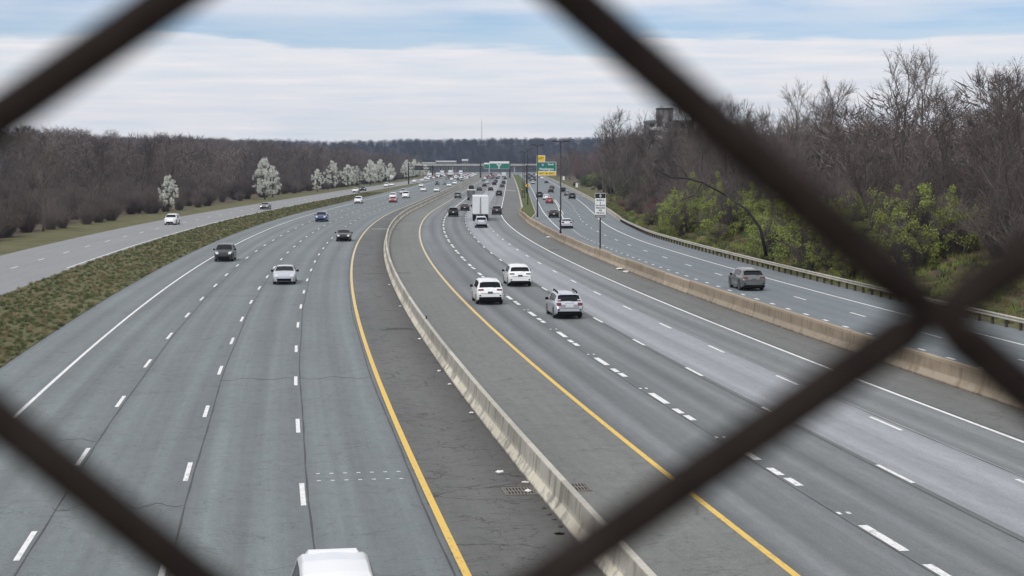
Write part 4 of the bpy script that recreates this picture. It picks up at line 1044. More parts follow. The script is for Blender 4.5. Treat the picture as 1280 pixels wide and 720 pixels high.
CARS = [  # lane, metres ahead (near end), kind, colour, sideways shift, own label
    ('m1', 108.5, 'suv', 'white', -.12, 'white SUV with narrow red tail lamps beside the yellow line, left of the three nearest'),
    ('m2', 98.0, 'wagon', 'silver', .15, 'silver station wagon with black roof rails, nearest car in the right carriageways'),
    ('m2', 124.0, 'crossover', 'white', .22, 'white SUV with dark plate and grey lamps just ahead of the silver wagon'),
    ('m2', 286, 'suv', 'black', -.3, 'black SUV driving on the dashed line beside the yellow line'),
    ('m2', 321, 'sedan', 'black', 1.2, 'black sedan just left of the big white box truck'),
    ('m3', 237, 'suv', 'silver', .35, 'silver SUV driving close behind the big white box truck'),
    ('m3', 265, 'trailer', 'white', .85, 'big white box trailer truck with two pale rear doors'),
    ('m2', 412, 'van', 'grey', .2, 'small box van with grey rear door left of the big white truck'),
    ('m1', 568, 'suv', 'black', 0, None), ('m1', 433, 'suv', 'grey', -.4, 'grey SUV alone in the lane beside the yellow line, far ahead'),
    ('m4', 297, 'suv', 'dark grey', .6, 'dark grey SUV right of the big white box truck'), ('m4', 462, 'suv', 'black', 0, 'tall black SUV in the right lane by the shoulder gore'),
    ('m2', 546, 'sedan', 'dark grey', -.3, None), ('m3', 546, 'sedan', 'black', 0, None), ('m4', 621, 'sedan', 'dark grey', .1, None),
    ('m2', 637, 'sedan', 'black', 0, None), ('m3', 679, 'suv', 'black', 0, None), ('m4', 709, 'suv', 'dark grey', .4, None), ('m4', 911, 'sedan', 'black', .8, None),
    ('m3', 920, 'sedan', 'black', -.5, None), ('m2', 920, 'sedan', 'grey', -.4, None), ('m1', 985, 'suv', 'dark grey', 0, None), ('m1', 830, 'sedan', 'grey', .2, None),
    ('m2', 728, 'sedan', 'silver', -.2, None), ('m3', 756, 'suv', 'dark grey', 0, None), ('m2', 1049, 'suv', 'black', -.5, None),
    ('o4', 379, 'suv', 'white', -.4, 'white SUV alone in the far left oncoming lane beside the grass strip'), ('o2', 386, 'sedan', 'red', .1, 'red oncoming sedan in front of a white SUV'),
    ('o3', 424, 'suv', 'white', .9, 'white oncoming SUV directly behind the red sedan'), ('o2', 435, 'pickup', 'white', 0, 'white oncoming pickup truck just behind the red sedan'),
    ('o3', 487, 'suv', 'silver', -.7, None), ('o2', 535, 'sedan', 'white', -.7, None), ('o1', 527, 'sedan', 'white', .5, None),
    ('o4', 631, 'sedan', 'white', .5, None), ('o3', 689, 'suv', 'black', .6, None), ('o2', 696, 'sedan', 'grey', .1, None), ('o1', 643, 'sedan', 'white', .2, None), ('o1', 706, 'suv', 'white', .4, None),
    ('o3', 863, 'suv', 'white', .8, None), ('o2', 863, 'sedan', 'black', .6, None), ('o3', 1054, 'sedan', 'white', .8, None), ('o2', 1072, 'sedan', 'silver', .6, None), ('o4', 1102, 'suv', 'black', 0, None),
    ('o1', 197, 'sedan', 'black', -.15, 'black oncoming sedan in the lane beside the left yellow line, near the camera'),
    ('o2', 30.4, 'suv', 'white', 2.05, 'white oncoming SUV cut off by the bottom edge, nearest to the camera'),
    ('l1', 518, 'sedan', 'white', 0, None), ('l1', 543, 'suv', 'black', 0, None), ('l1', 631, 'suv', 'white', 0, None), ('l1', 654, 'sedan', 'white', 0, None), ('l1', 771, 'suv', 'white', 0, None),
    ('l1', 823, 'sedan', 'white', 0, None), ('l1', 985, 'sedan', 'black', 0, None), ('l1', 1043, 'suv', 'black', 0, None),
    ('r1', 234, 'sedan', 'silver', .2, 'silver sedan just right of the nearest light pole on the right roadway'), ('r1', 280, 'sedan', 'black', -.4, 'black sedan just left of the nearest light pole on the right roadway'),
    ('r1', 378, 'sedan', 'red', .3, 'red sedan on the right roadway beside the double white line'), ('r1', 415, 'sedan', 'white', .1, 'white sedan just ahead of the red one on the right roadway'),
    ('r1', 441, 'suv', 'dark grey', -1.4, None), ('r2', 514, 'sedan', 'black', -.4, None), ('r3', 582, 'sedan', 'dark grey', -2.0, None), ('r3', 521, 'suv', 'black', .4, None), ('r3', 466, 'sedan', 'grey', .2, None),
    ('r3', 424, 'suv', 'dark grey', .3, None), ('r3', 744, 'sedan', 'dark grey', -1.0, None), ('r2', 837, 'sedan', 'black', -1.4, None),
    # outside the strip that the photograph shows sharply
    ('o2', 128, 'sedan', 'silver', 0, None), ('o4', 158, 'suv', 'dark grey', 0, None), ('o3', 262, 'suv', 'blue', 0, None), ('l1', 330, 'sedan', 'grey', 0, None), ('l2', 250, 'suv', 'white', 0, None), ('r2', 118, 'suv', 'grey', 0, None),
]
rj = random.Random(21)
busy = {}
CARS = [(a, b_, 'crossover' if c == 'suv' and i_ % 3 == 1 and i_ > 3 else c, *q) for i_, (a, b_, c, *q) in enumerate(CARS)]
for lane, Y, *_ in CARS: busy.setdefault(lane, []).append(Y)
jam = []
for lane, y0, y1, gap, cols in (('m1', 880, 1330, 38, 'dark'), ('m2', 880, 1330, 36, 'dark'), ('m3', 900, 1330, 36, 'dark'), ('m4', 960, 1330, 55, 'dark'),
                                ('o1', 800, 1340, 34, 'light'), ('o2', 900, 1340, 30, 'light'), ('o3', 930, 1340, 28, 'light'), ('o4', 860, 1340, 30, 'light'),
                                ('l1', 860, 1340, 24, 'light'), ('l2', 900, 1340, 24, 'light'), ('r1', 640, 1300, 75, 'mix'), ('r2', 900, 1300, 60, 'mix'), ('r3', 820, 1300, 80, 'mix')):
    Y = y0
    while Y < y1:
        Y += gap * rj.uniform(.55, 1.5)
        if Y > y1 or any(abs(Y - q) < 12 for q in busy.get(lane, [])): continue
        c = rj.choice({'dark': ['black', 'dark grey', 'grey', 'black', 'silver', 'white', 'red'], 'light': ['white', 'white', 'silver', 'white', 'beige', 'grey', 'dark grey', 'red'], 'mix': ['white', 'black', 'silver', 'dark grey']}[cols])
        k = rj.choices(['sedan', 'suv', 'pickup', 'truck'], [4, 4, 1, 1.2 if lane in ('l1', 'l2', 'o4', 'm4') else 0.25])[0]
        jam.append((lane, Y, k, c, rj.uniform(-.3, .3), None)); busy.setdefault(lane, []).append(Y)
allc = CARS + jam
order = {}
for rec in sorted(allc, key=lambda r: r[1]): order.setdefault(rec[0], []).append(id(rec))
for rec in allc:
    lane, Y, kind, colour, dx, lab = rec
    off, dirn, lname = LANE_DEF[lane]; off = (off(Y) if callable(off) else off) + dx
    L = {'van': 6.0, 'trailer': 16.0, 'truck': 8.0}.get(kind) or TYPES[kind]['L']
    x, y, _ = P(Y + L / 2, off); rz = heading(Y + L / 2) + (pi if dirn < 0 else 0)
    if lane[0] == 'r':
        f = LANE_DEF[lane][0]; rz = -atan((P(Y + 6, f(Y + 6))[0] - P(Y - 6, f(Y - 6))[0]) / 12)
    idx = order[lane].index(id(rec))
    if lab is None:
        n = ORD[idx]
        lab = '%s %s, %s from the camera in the %s' % (colour, CAR_NO[kind], n, lname)
    grp = {'m': 'vehicles driving away in the middle carriageway', 'o': 'oncoming vehicles', 'l': 'vehicles beyond the grass strip', 'r': 'vehicles on the right roadway'}[lane[0]]
    tier = 2 if Y < 480 else 1
    if kind == 'trailer': make_truck('trailer', x, y, rz, lab, grp, L=L, tier=2)
    elif kind == 'van': make_truck('van', x, y, rz, lab, grp, W=2.05, H=2.75, L=L, door='box_grey', bedz=.75, tier=2)
    elif kind == 'truck': make_truck('truck', x, y, rz, lab, grp, W=2.45, H=rj.uniform(3.1, 3.9), L=L, bedz=1.0, cab=colour, tier=1)
    else: make_car(kind, colour, x, y, rz, lab, grp, tier)
pk = make_car('suv', 'black', 25.2, 640, heading(640), 'black SUV parked off the road behind the parapet by the green bushes', None, 1); pk.location.z = bank_h(640, 25.2 - P(640, O_RAIL(640) + .6)[0]) + .02

# ------------------------------------------------------------------ trees
def rot_about(v, axis, a): return Matrix.Rotation(a, 3, axis) @ v
def bare_tree(seed, H, slim=1.0, twigm='twig'):
    """trunk mesh and crown mesh (limbs, branches, twigs) of a leafless tree"""
    r = random.Random(seed); tr, cr = MB(), MB()
    def poly(p, d, ln, n, wander, lift):
        pts = [p]; 
        for k in range(n):
            d = (d + Vector((r.gauss(0, wander), r.gauss(0, wander), r.gauss(0, wander) + lift))).normalized(); p = p + d * (ln / n); pts.append(p)
        return pts
    def at(pts, t):
        f = t * (len(pts) - 1); i = min(len(pts) - 2, int(f)); return pts[i].lerp(pts[i + 1], f - i), (pts[i + 1] - pts[i]).normalized()
    def side(d, ang):
        ax = d.cross(Vector((r.gauss(0, 1), r.gauss(0, 1), r.gauss(0, 1)))).normalized(); return rot_about(d, ax, ang)
    trunk = poly(Vector((0, 0, -0.4)), Vector((r.gauss(0, .03), r.gauss(0, .03), 1)).normalized(), H * .80, 9, .06, .06)
    r0 = H * .0125
    tr.tube(trunk, [r0 * (1.25 if k == 0 else 1) * (1 - .085 * k) for k in range(10)], 7)
    nl = r.randint(11, 15)
    for i in range(nl):
        t = .22 + .78 * (i + r.random()) / nl; p, d = at(trunk, min(t, .99))
        a1 = r.uniform(.45, .95) * (1.15 - .5 * t); az = i * 2.4 + r.uniform(-.4, .4)
        hd = Vector((cos(az), sin(az), 0)); dd = (d * cos(a1) + hd * sin(a1)).normalized()
        ln = H * (.46 - .24 * t) * r.uniform(.75, 1.2) * slim
        limb = poly(p, dd, ln, 5, .13, .10); rl = r0 * (1 - .7 * t) * .5
        cr.tube(limb, [rl * (1 - .17 * k) + .012 for k in range(6)], 5, False)
        for j in range(r.randint(5, 7)):
            p2, d2 = at(limb, r.uniform(.25, 1)); br_ = poly(p2, side(d2, r.uniform(.4, .9)), ln * r.uniform(.28, .5), 3, .14, .10)
            cr.tube(br_, [.028, .024, .02, .012], 4, False)
            for k in range(5):
                p3, d3 = at(br_, r.uniform(.2, 1)); tw = poly(p3, side(d3, r.uniform(.3, .9)), H * r.uniform(.045, .085), 2, .16, .10)
                cr.tube(tw, [.02, .016, .008], 3, False)
                for q in range(5):
                    p4, d4 = at(tw, r.uniform(.1, 1)); e = p4 + side(d4, r.uniform(.3, .9)) * r.uniform(.4, .95); n_ = len(cr.v)
                    a = d4.cross(Vector((0, 0, 1))).normalized() * .013; c = d4.cross(a).normalized() * .013
                    cr.v += [tuple(p4 + a), tuple(p4 - a * .5 + c), tuple(p4 - a * .5 - c), tuple(e)]
                    cr.f += [(n_, n_ + 1, n_ + 3), (n_ + 1, n_ + 2, n_ + 3), (n_ + 2, n_, n_ + 3)]; cr.smooth += [False] * 3
    return tr.mesh('trunk', M['bark']), cr.mesh('crown', M[twigm])
def leaf_cloud(r, b, lobes, n, s0, s1, lean=0.3):
    for k in range(n):
        cx, cy, cz, rx, rz = r.choice(lobes)
        d = Vector((r.gauss(0, 1), r.gauss(0, 1), r.gauss(0, 1))).normalized() * (r.random() ** .45)
        p = Vector((cx + d.x * rx, cy + d.y * rx, max(.05, cz + d.z * rz)))
        u = Vector((r.gauss(0, 1), r.gauss(0, 1), r.gauss(0, 1))).normalized(); w = u.cross(Vector((r.gauss(0, 1), r.gauss(0, 1), r.gauss(0, 1)))).normalized()
        s = r.uniform(s0, s1); b.quad(tuple(p - u * s), tuple(p + w * s * .6), tuple(p + u * s), tuple(p - w * s * .6))
def shrub(seed, h, wd, m, leaves, n=1500, s=(.07, .15), twigs=90, twigm='twig'):
    r = random.Random(seed); st, lf = MB(), MB()
    for k in range(twigs):
        a = r.uniform(0, 2 * pi); q = r.random() ** .6; top = Vector((cos(a) * wd * q, sin(a) * wd * q, h * r.uniform(.55, 1.05) * (1.15 - .5 * q)))
        mid = top * .5 + Vector((r.gauss(0, .1 * wd), r.gauss(0, .1 * wd), h * .08)); st.tube([(top.x * .15, top.y * .15, -.2), mid, top], [.03, .02, .006], 3, False)
        for j in range(4):
            p = mid.lerp(top, r.random()); e = p + Vector((r.gauss(0, .3), r.gauss(0, .3), r.uniform(0, .6))) * (h * .22); st.tube([p, e], [.014, .004], 3, False)
    if leaves:
        lobes = []
        for _ in range(60):
            a = r.uniform(0, 2 * pi); q = r.random() ** .5; z = h * r.uniform(.08, 1.08) * (1.1 - .45 * q)
            lobes.append((cos(a) * wd * q * 1.05, sin(a) * wd * q * 1.05, z, wd * r.uniform(.07, .24), h * r.uniform(.05, .13)))
        leaf_cloud(r, lf, lobes, n, *s)
    return st.mesh('stems', M[twigm]), (lf.mesh('crown', M[m]) if leaves else None)
def pear(seed):
    r = random.Random(seed); H = 9.0; tr, lf = MB(), MB()
    tr.tube([(0, 0, -.3), (r.gauss(0, .1), r.gauss(0, .1), 1.6), (r.gauss(0, .2), r.gauss(0, .2), 5)], [.2, .15, .07], 7)
    for k in range(9):
        a = k * 2.4; tr.tube([(0, 0, 1.5 + k * .3), (cos(a) * .9, sin(a) * .9, 3.2 + k * .35), (cos(a) * 1.7, sin(a) * 1.7, 5 + k * .35)], [.08, .05, .02], 5, False)
    lobes = []
    for k in range(95):
        z = r.uniform(1.3, 8.8); w = 2.9 * sin(pi * min(1, max(.12, (z - .6) / 8.6)) ** .8) ; a = r.uniform(0, 2 * pi); q = r.uniform(.15, 1.0) ** .7
        lobes.append((cos(a) * w * q, sin(a) * w * q, z, r.uniform(.22, .6), r.uniform(.25, .65)))
    leaf_cloud(r, lf, lobes, 6500, .06, .13)
    return tr.mesh('trunk', M['bark']), lf.mesh('crown', M['blossom'])
BARE = [bare_tree(100 + k, h, s) for k, (h, s) in enumerate(((17, 1.0), (19, .85), (15, 1.1), (18, .95), (13, 1.15), (20, .8), (16, 1.0)))]
BARE_RED = [bare_tree(150 + k, h, 1.1, 'twig_red') for k, h in enumerate((12, 13))]
SHRUB = {'green': [shrub(200 + k, 3.8, 2.1, 'leaf', True, 7000, (.03, .07), 190) for k in range(3)], 'dark': [shrub(210 + k, 3.2, 1.9, 'leaf_dark', True, 4200, (.035, .08), 160) for k in range(2)],
         'brown': [shrub(220 + k, 3.4, 2.2, None, False, twigs=170) for k in range(3)], 'red': [shrub(230, 3.0, 2.2, None, False, twigs=170, twigm='twig_red')]}
PEAR = [pear(300 + k) for k in range(4)]
def plant(name, meshes, x, y, z, s, rz, label, cat, group, names=('trunk', 'crown'), lean=0.0, sx=1.0):
    o = link(name, None, None, (x, y, z)); o.rotation_euler = (lean * 0.4, lean, rz); o.scale = (s * sx, s * sx, s); tag(o, label, cat, group)
    for n_, me in zip(names, meshes):
        if me: link(n_, me, o)
    return o
rt = random.Random(5)
placed = []
def far_enough(x, y, d):
    for a, b_ in placed:
        if (a - x) ** 2 + (b_ - y) ** 2 < d * d: return False
    placed.append((x, y)); return True
ranked = {'wood': [], 'red': []}
WOOD_R = 'leafless trees of the wood on the right bank'
cnt = 0
# trees on the right bank: the front rows as individuals
Y = 92.0
tries = 0
while cnt < 170 and tries < 6000:
    tries += 1
    Y = 95 + (rt.random() ** 1.25) * 760; d = 7 + (rt.random() ** 1.3) * (52 if Y < 400 else 70)
    x, y, _ = P(Y, O_RAIL(Y) + .6 + d)
    if 44 < x < 62 and 500 < y < 545: continue
    if not far_enough(x, y, 4.6 if Y < 350 else 7): continue
    redd = 560 < Y < 820 and d < 26 and rt.random() < .75
    k = rt.choice(BARE_RED if redd else BARE)
    s = rt.uniform(.72, 1.02) * (1.0 if d > 16 else .8)
    tr_ = plant('bare_tree', k, x, y, bank_h(Y, d) - .1, s, rt.uniform(0, 6.28), 'leafless reddish budding tree at the far edge of the right-hand wood' if redd else 'leafless grey-brown tree in the wood on the right bank', 'tree', 'reddish budding trees' if redd else WOOD_R, lean=rt.gauss(0, .03))
    ranked['red' if redd else 'wood'].append(tr_); cnt += 1
rank_labels(ranked['wood'], 'leafless grey-brown tree, %s nearest the camera in the right-hand wood')
rank_labels(ranked['red'], 'reddish budding tree, %s nearest the camera at the far edge of the right-hand wood')
for k in range(16):
    x, y = rt.uniform(28, 46), rt.uniform(330, 470); Y = y
    t_ = plant('bare_tree', rt.choice(BARE), x, y, bank_h(Y, x - P(Y, O_RAIL(Y) + .6)[0]) - .1, rt.uniform(.85, 1.05), rt.uniform(0, 6.28), 'x', 'tree', WOOD_R, lean=rt.gauss(0, .03)); ranked['wood'].append(t_)
rank_labels(ranked['wood'], 'leafless grey-brown tree, %s nearest the camera in the right-hand wood')
for k in range(13):
    x, y = rt.uniform(23.5, 33), rt.uniform(345, 430); Y = y
    t_ = plant('bare_tree', rt.choice(BARE), x, y, bank_h(Y, x - P(Y, O_RAIL(Y) + .6)[0]) - .1, rt.uniform(.8, 1.0), rt.uniform(0, 6.28), 'x', 'tree', WOOD_R, lean=rt.gauss(0, .03)); ranked['wood'].append(t_)
rank_labels(ranked['wood'], 'leafless grey-brown tree, %s nearest the camera in the right-hand wood')
# three taller ones that stand out against the sky
for x, y, s, k, lab in ((24.5, 385, 1.12, 1, 'tallest leafless tree standing out against the sky on the right bank'), (23.2, 405, 1.0, 3, 'tall leafless tree just left of the tallest one on the right bank'),
                        (33.0, 400, 1.02, 5, 'tall slim leafless tree between the tallest tree and the apartment block'), (17.2, 700, .9, 0, 'leafless round tree peeking over the ridge beyond the right roadway')):
    plant('bare_tree', BARE[k], x + (8 if y > 600 else 0), y, 2.6, s, 1.3 * k, lab, 'tree', None)
# a dark bough arching out of the wood near the guard rail
o = link('leaning_tree', None, None, (24.2, 152, bank_h(152, 6))); tag(o, 'dark leaning trunk with a bare bough arching over the green bushes', 'tree')
M['wet_bark'] = mat('wet_black_bark', (0.022, 0.018, 0.017), 0.7)
b = MB(); b.tube([(0, 0, -.4), (-.6, 0, 2.2), (-1.9, -.4, 4.0), (-4.0, -.6, 5.4)], [.17, .14, .11, .09], 8); b.build('trunk', M['wet_bark'], o)
b = MB(); b.tube([(-4.0, -.6, 5.4), (-6.2, -.5, 6.6), (-7.6, -.4, 7.0), (-9.2, -.5, 7.1), (-10.4, -.6, 7.75), (-10.7, -.6, 8.2)], [.09, .10, .11, .10, .08, .05], 7)
b.tube([(-7.6, -.4, 7.0), (-8.2, .2, 8.1), (-9.9, .3, 8.6)], [.08, .05, .03], 6); b.tube([(-6.2, -.5, 6.6), (-7.0, -.9, 5.4), (-8.4, -1.0, 4.9)], [.08, .06, .03], 6); b.build('bough', M['wet_bark'], o)
# shrubs along the foot of the bank
def shrubs(n, kinds, yr, dr, sr, label, group, mind=1.8):
    c = 0; t = 0; got = []
    while c < n and t < 4000:
        t += 1
        Y = rt.uniform(*yr); d = rt.uniform(*dr); x, y, _ = P(Y, O_RAIL(Y) + .6 + d)
        if not far_enough(x, y, mind): continue
        st, cr_ = rt.choice(SHRUB[rt.choice(kinds)])
        sh_ = plant('shrub', (st, cr_), x, y, bank_h(Y, d) - .08, rt.uniform(*sr), rt.uniform(0, 6.28), label, 'shrub', group, ('stems', 'crown')); got.append(sh_); c += 1
    rank_labels(got, label)
shrubs(58, ['green'], (120, 236), (2.2, 11), (.55, 1.55), 'fresh green leafy shrub, %s nearest the camera, on the bank behind the guard rail', 'green shrubs on the near bank')
shrubs(34, ['brown', 'brown', 'red'], (238, 330), (2.5, 13), (.6, 1.2), 'leafless reddish-brown shrub, %s nearest the camera, on the bank behind the lane sign', 'brown shrubs on the bank')
shrubs(36, ['dark', 'green', 'dark'], (330, 620), (5, 15), (.9, 1.6), 'dull green leafy shrub, %s nearest the camera, at the wood edge beyond the parapet', 'green shrubs beyond the parapet')
shrubs(40, ['brown'], (95, 420), (9, 26), (.9, 1.5), 'leafless grey-brown shrub, %s nearest the camera, between the trunks on the right bank', 'undergrowth shrubs')
# culvert with a pale stone lip on the bank
ca = P(268, O_RAIL(268) + 7.5, bank_h(268, 6.9))
o = link('culvert', None, None, ca, radians(12)); tag(o, 'dark culvert mouth with pale stone edging on the bank', 'culvert')
b = MB(); rows = []
for y_ in (-.5, 1.8):
    rows.append([(2.2 * cos(pi * k / 10), y_, 1.15 * sin(pi * k / 10)) for k in range(11)])
b.grid(rows).build('pipe', M['void'], o)
b = MB(); b.f.append(tuple(range(11))); b.smooth.append(False); b.v += [(2.1 * cos(pi * k / 10), .9, 1.05 * sin(pi * k / 10)) for k in range(11)]; b.build('back_shade', M['void'], o)  # black sheet across the pipe in place of the shade inside it
b = MB(); b.tube([(2.3 * cos(pi * k / 10) + .2, -.5, 1.22 * sin(pi * k / 10)) for k in range(0, 7)], .14, 6); b.build('stone_edging', M['curb'], o)
# white blossoming trees in a row along the local road, and bare trees behind
for k, Y in enumerate((318, 420, 447, 530, 590, 622, 652, 668, 690, 712, 738, 752, 790, 826, 850, 905, 960, 985, 1015, 1040, 1075, 1110, 1150)):
    d = 4.5 + rt.uniform(-1, 5); x, y, _ = P(Y, O_LOC1(Y) - d)
    lab = '%s white blossoming tree from the camera in the row along the left roadway' % ORD[k]
    plant('pear_tree', PEAR[k % 4], x, y, -.1, rt.uniform(.8, 1.25) * (1.12 if Y > 950 else 1), rt.uniform(0, 6.28), lab, 'tree', 'white blossoming trees')
c = 0; got = []
while c < 110:
    Y = 150 + rt.random() ** .8 * 900; d = 9 + rt.random() ** 1.3 * 75; x, y, _ = P(Y, O_LOC1(Y) - d)
    if x < -.36 * Y - 15 or not far_enough(x, y, 5.5): continue
    t_ = plant('bare_tree', rt.choice(BARE), x, y, left_h(Y, d) - .2, rt.uniform(.6, .95), rt.uniform(0, 6.28), 'leafless grey-brown tree in the wood behind the white trees on the left', 'tree', 'leafless trees of the wood on the left'); got.append(t_); c += 1
rank_labels(got, 'leafless grey-brown tree, %s nearest the camera in the wood on the left')

# ------------------------------------------------------------------ far woods: one mass each, scattered with geometry nodes
def far_clump(seed, H, wd, m):
    r = random.Random(seed); b = MB()
    b.tube([(0, 0, -1), (0, 0, H * .6)], [.22, .12], 4, False)
    for k in range(330):
        a = r.uniform(0, 2 * pi); z = H * r.uniform(.12, .9); w = wd * sin(pi * min(.97, max(.15, z / H))) ** .6 * r.random() ** .5
        p = Vector((cos(a) * w, sin(a) * w, z)); d = Vector((cos(a) * .6 + r.gauss(0, .5), sin(a) * .6 + r.gauss(0, .5), r.uniform(.1, 1.1))).normalized(); e = p + d * r.uniform(1.0, 2.6)
        q = d.cross(Vector((r.gauss(0, 1), r.gauss(0, 1), r.gauss(0, 1)))).normalized() * r.uniform(.05, .11); n_ = len(b.v)
        b.v += [tuple(p + q), tuple(p - q), tuple(e)]; b.f.append((n_, n_ + 1, n_ + 2)); b.smooth.append(False)
    return b.mesh('far_tree', M[m])
def scatter(name, label, pts, protos, smin, smax):
    """one object: POINTS become tree clumps picked from PROTOS"""
    col = bpy.data.collections.new(name + '_kinds')
    for k, me in enumerate(protos):
        po = bpy.data.objects.new(name + '_kind', me); col.objects.link(po)
    me = bpy.data.meshes.new(name); me.from_pydata(pts, [], [])
    o = link(name, me); tag(o, label, 'wood', None, 'stuff')
    g = bpy.data.node_groups.new(name, 'GeometryNodeTree')
    g.interface.new_socket('Geometry', in_out='INPUT', socket_type='NodeSocketGeometry'); g.interface.new_socket('Geometry', in_out='OUTPUT', socket_type='NodeSocketGeometry')
    gi, go = g.nodes.new('NodeGroupInput'), g.nodes.new('NodeGroupOutput')
    ip = g.nodes.new('GeometryNodeInstanceOnPoints'); ci = g.nodes.new('GeometryNodeCollectionInfo'); ci.inputs['Collection'].default_value = col
    ci.inputs['Separate Children'].default_value = True; ci.inputs['Reset Children'].default_value = True
    ip.inputs['Pick Instance'].default_value = True
    rv = g.nodes.new('FunctionNodeRandomValue'); rv.data_type = 'FLOAT_VECTOR'; rv.inputs[0].default_value = (0, 0, 0); rv.inputs[1].default_value = (.05, .05, 6.28)
    rs = g.nodes.new('FunctionNodeRandomValue'); rs.data_type = 'FLOAT'; rs.inputs[2].default_value = smin; rs.inputs[3].default_value = smax; rs.inputs['Seed'].default_value = 3
    L_ = g.links.new
    L_(gi.outputs[0], ip.inputs['Points']); L_(ci.outputs[0], ip.inputs['Instance']); L_(rv.outputs[0], ip.inputs['Rotation']); L_(rs.outputs[1], ip.inputs['Scale']); L_(ip.outputs[0], go.inputs[0])
    md = o.modifiers.new('scatter', 'NODES'); md.node_group = g
    return o
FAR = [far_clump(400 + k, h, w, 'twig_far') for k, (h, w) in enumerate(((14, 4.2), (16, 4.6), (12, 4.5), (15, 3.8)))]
MIDC = [far_clump(420 + k, h, w, 'twig') for k, (h, w) in enumerate(((14, 3.6), (16, 4.0), (12, 4.0)))]
rf = random.Random(11)
pts = []
while len(pts) < 8500:
    Y = 1590 + 900 * rf.random(); X = rf.uniform(-.37, .37) * Y
    if Y < 1700 and -60 < X < 40: continue
    pts.append((X, Y, ridge(X, Y) - .3))
scatter('ridge_wood', 'hazy blue-grey leafless wood covering the far ridge', pts, FAR, .55, .75)
pts = []
while len(pts) < 3200:
    Y = 420 + 1150 * rf.random(); d = 30 + 330 * rf.random() ** 1.2; x, y, _ = P(Y, O_LOC1(Y) - d)
    if x < -.37 * Y: continue
    pts.append((x, y, left_h(Y, d) - .3))
scatter('left_wood', 'brownish leafless wood rising behind the white blossoming trees', pts, MIDC, .45, 1.15)
pts = []
while len(pts) < 1500:
    Y = 130 + 1400 * rf.random(); d = (24 if Y < 850 else 6) + 150 * rf.random() ** 1.2; x, y, _ = P(Y, O_RAIL(Y) + .6 + d)
    if x > .37 * Y + 20 or (40 < x < 64 and 480 < y < 545): continue
    pts.append((x, y, bank_h(Y, d) - .3))
scatter('right_wood', 'dense leafless wood deep behind the front trees on the right bank', pts, MIDC, .6, .98)

def tuft(seed, m):
    r = random.Random(seed); b = MB()
    for k in range(46):
        a = r.uniform(0, 2 * pi); q = r.random() * .45; x, y = cos(a) * q, sin(a) * q; h = r.uniform(.18, .55); e = (x + r.gauss(0, .14), y + r.gauss(0, .14), h); n_ = len(b.v)
        b.v += [(x - .025, y, 0), (x + .025, y + .01, 0), e]; b.f.append((n_, n_ + 1, n_ + 2)); b.smooth.append(False)
    return b.mesh('tuft', M[m])
pts = []
while len(pts) < 4200:
    Y = 90 + 330 * rf.random(); d = .9 + 9 * rf.random(); x, y, _ = P(Y, O_RAIL(Y) + .6 + d); pts.append((x, y, bank_h(Y, d)))
scatter('verge_grass', 'rough grass and weeds along the foot of the right bank', pts, [tuft(1, 'leaf'), tuft(2, 'leaf_dark'), tuft(3, 'straw'), tuft(4, 'leaf_dark')], .6, 1.5)
pts = []
while len(pts) < 9000:
    Y = 75 + 440 * rf.random() ** 1.4; o0, o1 = O_LOC0(Y), -25.2; x, y, _ = P(Y, o0 + (o1 - o0) * rf.random()); pts.append((x, y, .03))
    if x < -.36 * Y: pts.pop()
scatter('strip_grass', 'rough tufted grass on the strip left of the oncoming road', pts, [tuft(5, 'leaf_dark'), tuft(6, 'straw'), tuft(7, 'leaf_dark')], .22, .5)
BRUSH = [q[0] for q in SHRUB['brown']] + [SHRUB['dark'][0][0]]
pts = []
while len(pts) < 1500:
    Y = 90 + 700 * rf.random() ** 1.3; d = 9 + 55 * rf.random(); x, y, _ = P(Y, O_RAIL(Y) + .6 + d)
    if x > .37 * Y + 15 or (40 < x < 64 and 500 < y < 545): continue
    pts.append((x, y, bank_h(Y, d) - .15))
scatter('right_undergrowth', 'tangled leafless undergrowth between the trunks of the right-hand wood', pts, BRUSH, .8, 1.7)
pts = []
while len(pts) < 1500:
    Y = 180 + 900 * rf.random(); d = 8 + 90 * rf.random() ** 1.2; x, y, _ = P(Y, O_LOC1(Y) - d)
    if x < -.37 * Y - 10: continue
    pts.append((x, y, left_h(Y, d) - .15))
scatter('left_undergrowth', 'tangled leafless undergrowth at the foot of the left-hand wood', pts, BRUSH, .8, 1.6)

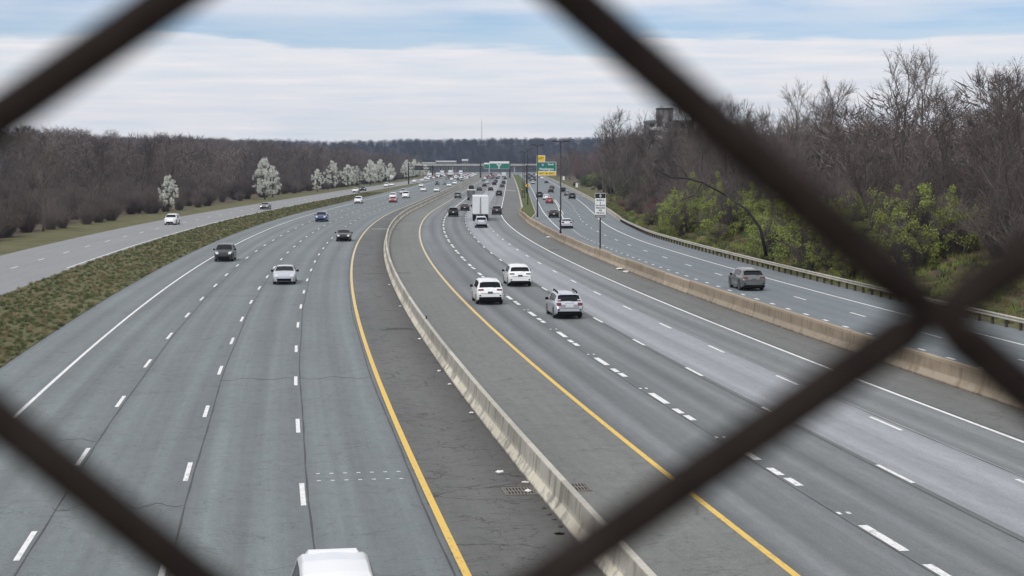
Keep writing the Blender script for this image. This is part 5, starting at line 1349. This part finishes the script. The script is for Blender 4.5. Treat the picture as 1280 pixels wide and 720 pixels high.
# ------------------------------------------------------------------ the overpass under the camera with its chain-link fence
ov = link('overpass', None, None, (0, 0, 0)); tag(ov, 'concrete footway and parapet of the overpass that carries the wire fence', 'bridge')
b = MB(); b.box(-60, 60, -9, .10, 7.3, 8.0); b.build('deck', M['bridge'], ov)
b = MB(); b.box(-60, 60, .02, .30, 8.0, 8.86); b.build('parapet', M['bridge'], ov)
FY = 0.137; PXM = FY / 2000
VX, VZ = (1172 - 640) * PXM, CAM_H - (394 - 203) * PXM
HW, HH = 710 * PXM, 546 * PXM
fe = link('chain_link_fence', None, None, (0, FY, 8.86)); tag(fe, 'brown coated chain-link fence close to the lens, its wires blurred', 'fence')
WR = 0.0020
rows_j = range(int((8.87 - VZ) / HH) - 1, int((10.4 - VZ) / HH) + 1)
for k in range(-15, 15):
    pts_ = []
    for j in rows_j:
        par = (k + j) % 2
        xc = VX + (k + par) * HW; sgn = 1 if par else -1
        zc = VZ + j * HH - 8.86
        e = .0022
        pts_ += [(xc - sgn * e * 1.1, sgn * WR * .55, zc - e * .85), (xc, sgn * WR * 1.05, zc), (xc - sgn * e * 1.1, sgn * WR * .55, zc + e * .85)]
    ca_, sa_ = cos(radians(3)), sin(radians(3))      # the mesh sags a little, three degrees off level
    pts_ = [(VX + (x - VX) * ca_ + (z + 8.86 - VZ) * sa_, y, VZ - 8.86 - (x - VX) * sa_ + (z + 8.86 - VZ) * ca_) for x, y, z in pts_]
    b = MB(); b.tube(pts_, WR, 8); b.build('wire', M['fence'], fe)
for s in (-1, 1):
    b = MB(); b.tube([(s * .68, .03, -.05), (s * .68, .03, 1.62)], .03, 12); b.build('post', M['fence'], fe)
b = MB(); b.tube([(-.7, .03, 1.58), (.7, .03, 1.58)], .022, 10); b.build('top_rail', M['fence'], fe)

# ------------------------------------------------------------------ haze
b = MB(); b.box(-1950, 1950, -50, 3180, -1.3, 110)
hz = b.build('haze', None); hz.data.materials.clear(); tag(hz, kind='stuff')
hm = bpy.data.materials.new('air'); hm.use_nodes = True; ht = hm.node_tree; ht.nodes.clear()
ho = N(ht, 'ShaderNodeOutputMaterial'); pv = N(ht, 'ShaderNodeVolumePrincipled'); pv.inputs['Color'].default_value = (.60, .75, 1.0, 1); pv.inputs['Density'].default_value = 0.00010; pv.inputs['Anisotropy'].default_value = 0.2
ht.links.new(pv.outputs[0], ho.inputs['Volume']); hz.data.materials.append(hm)
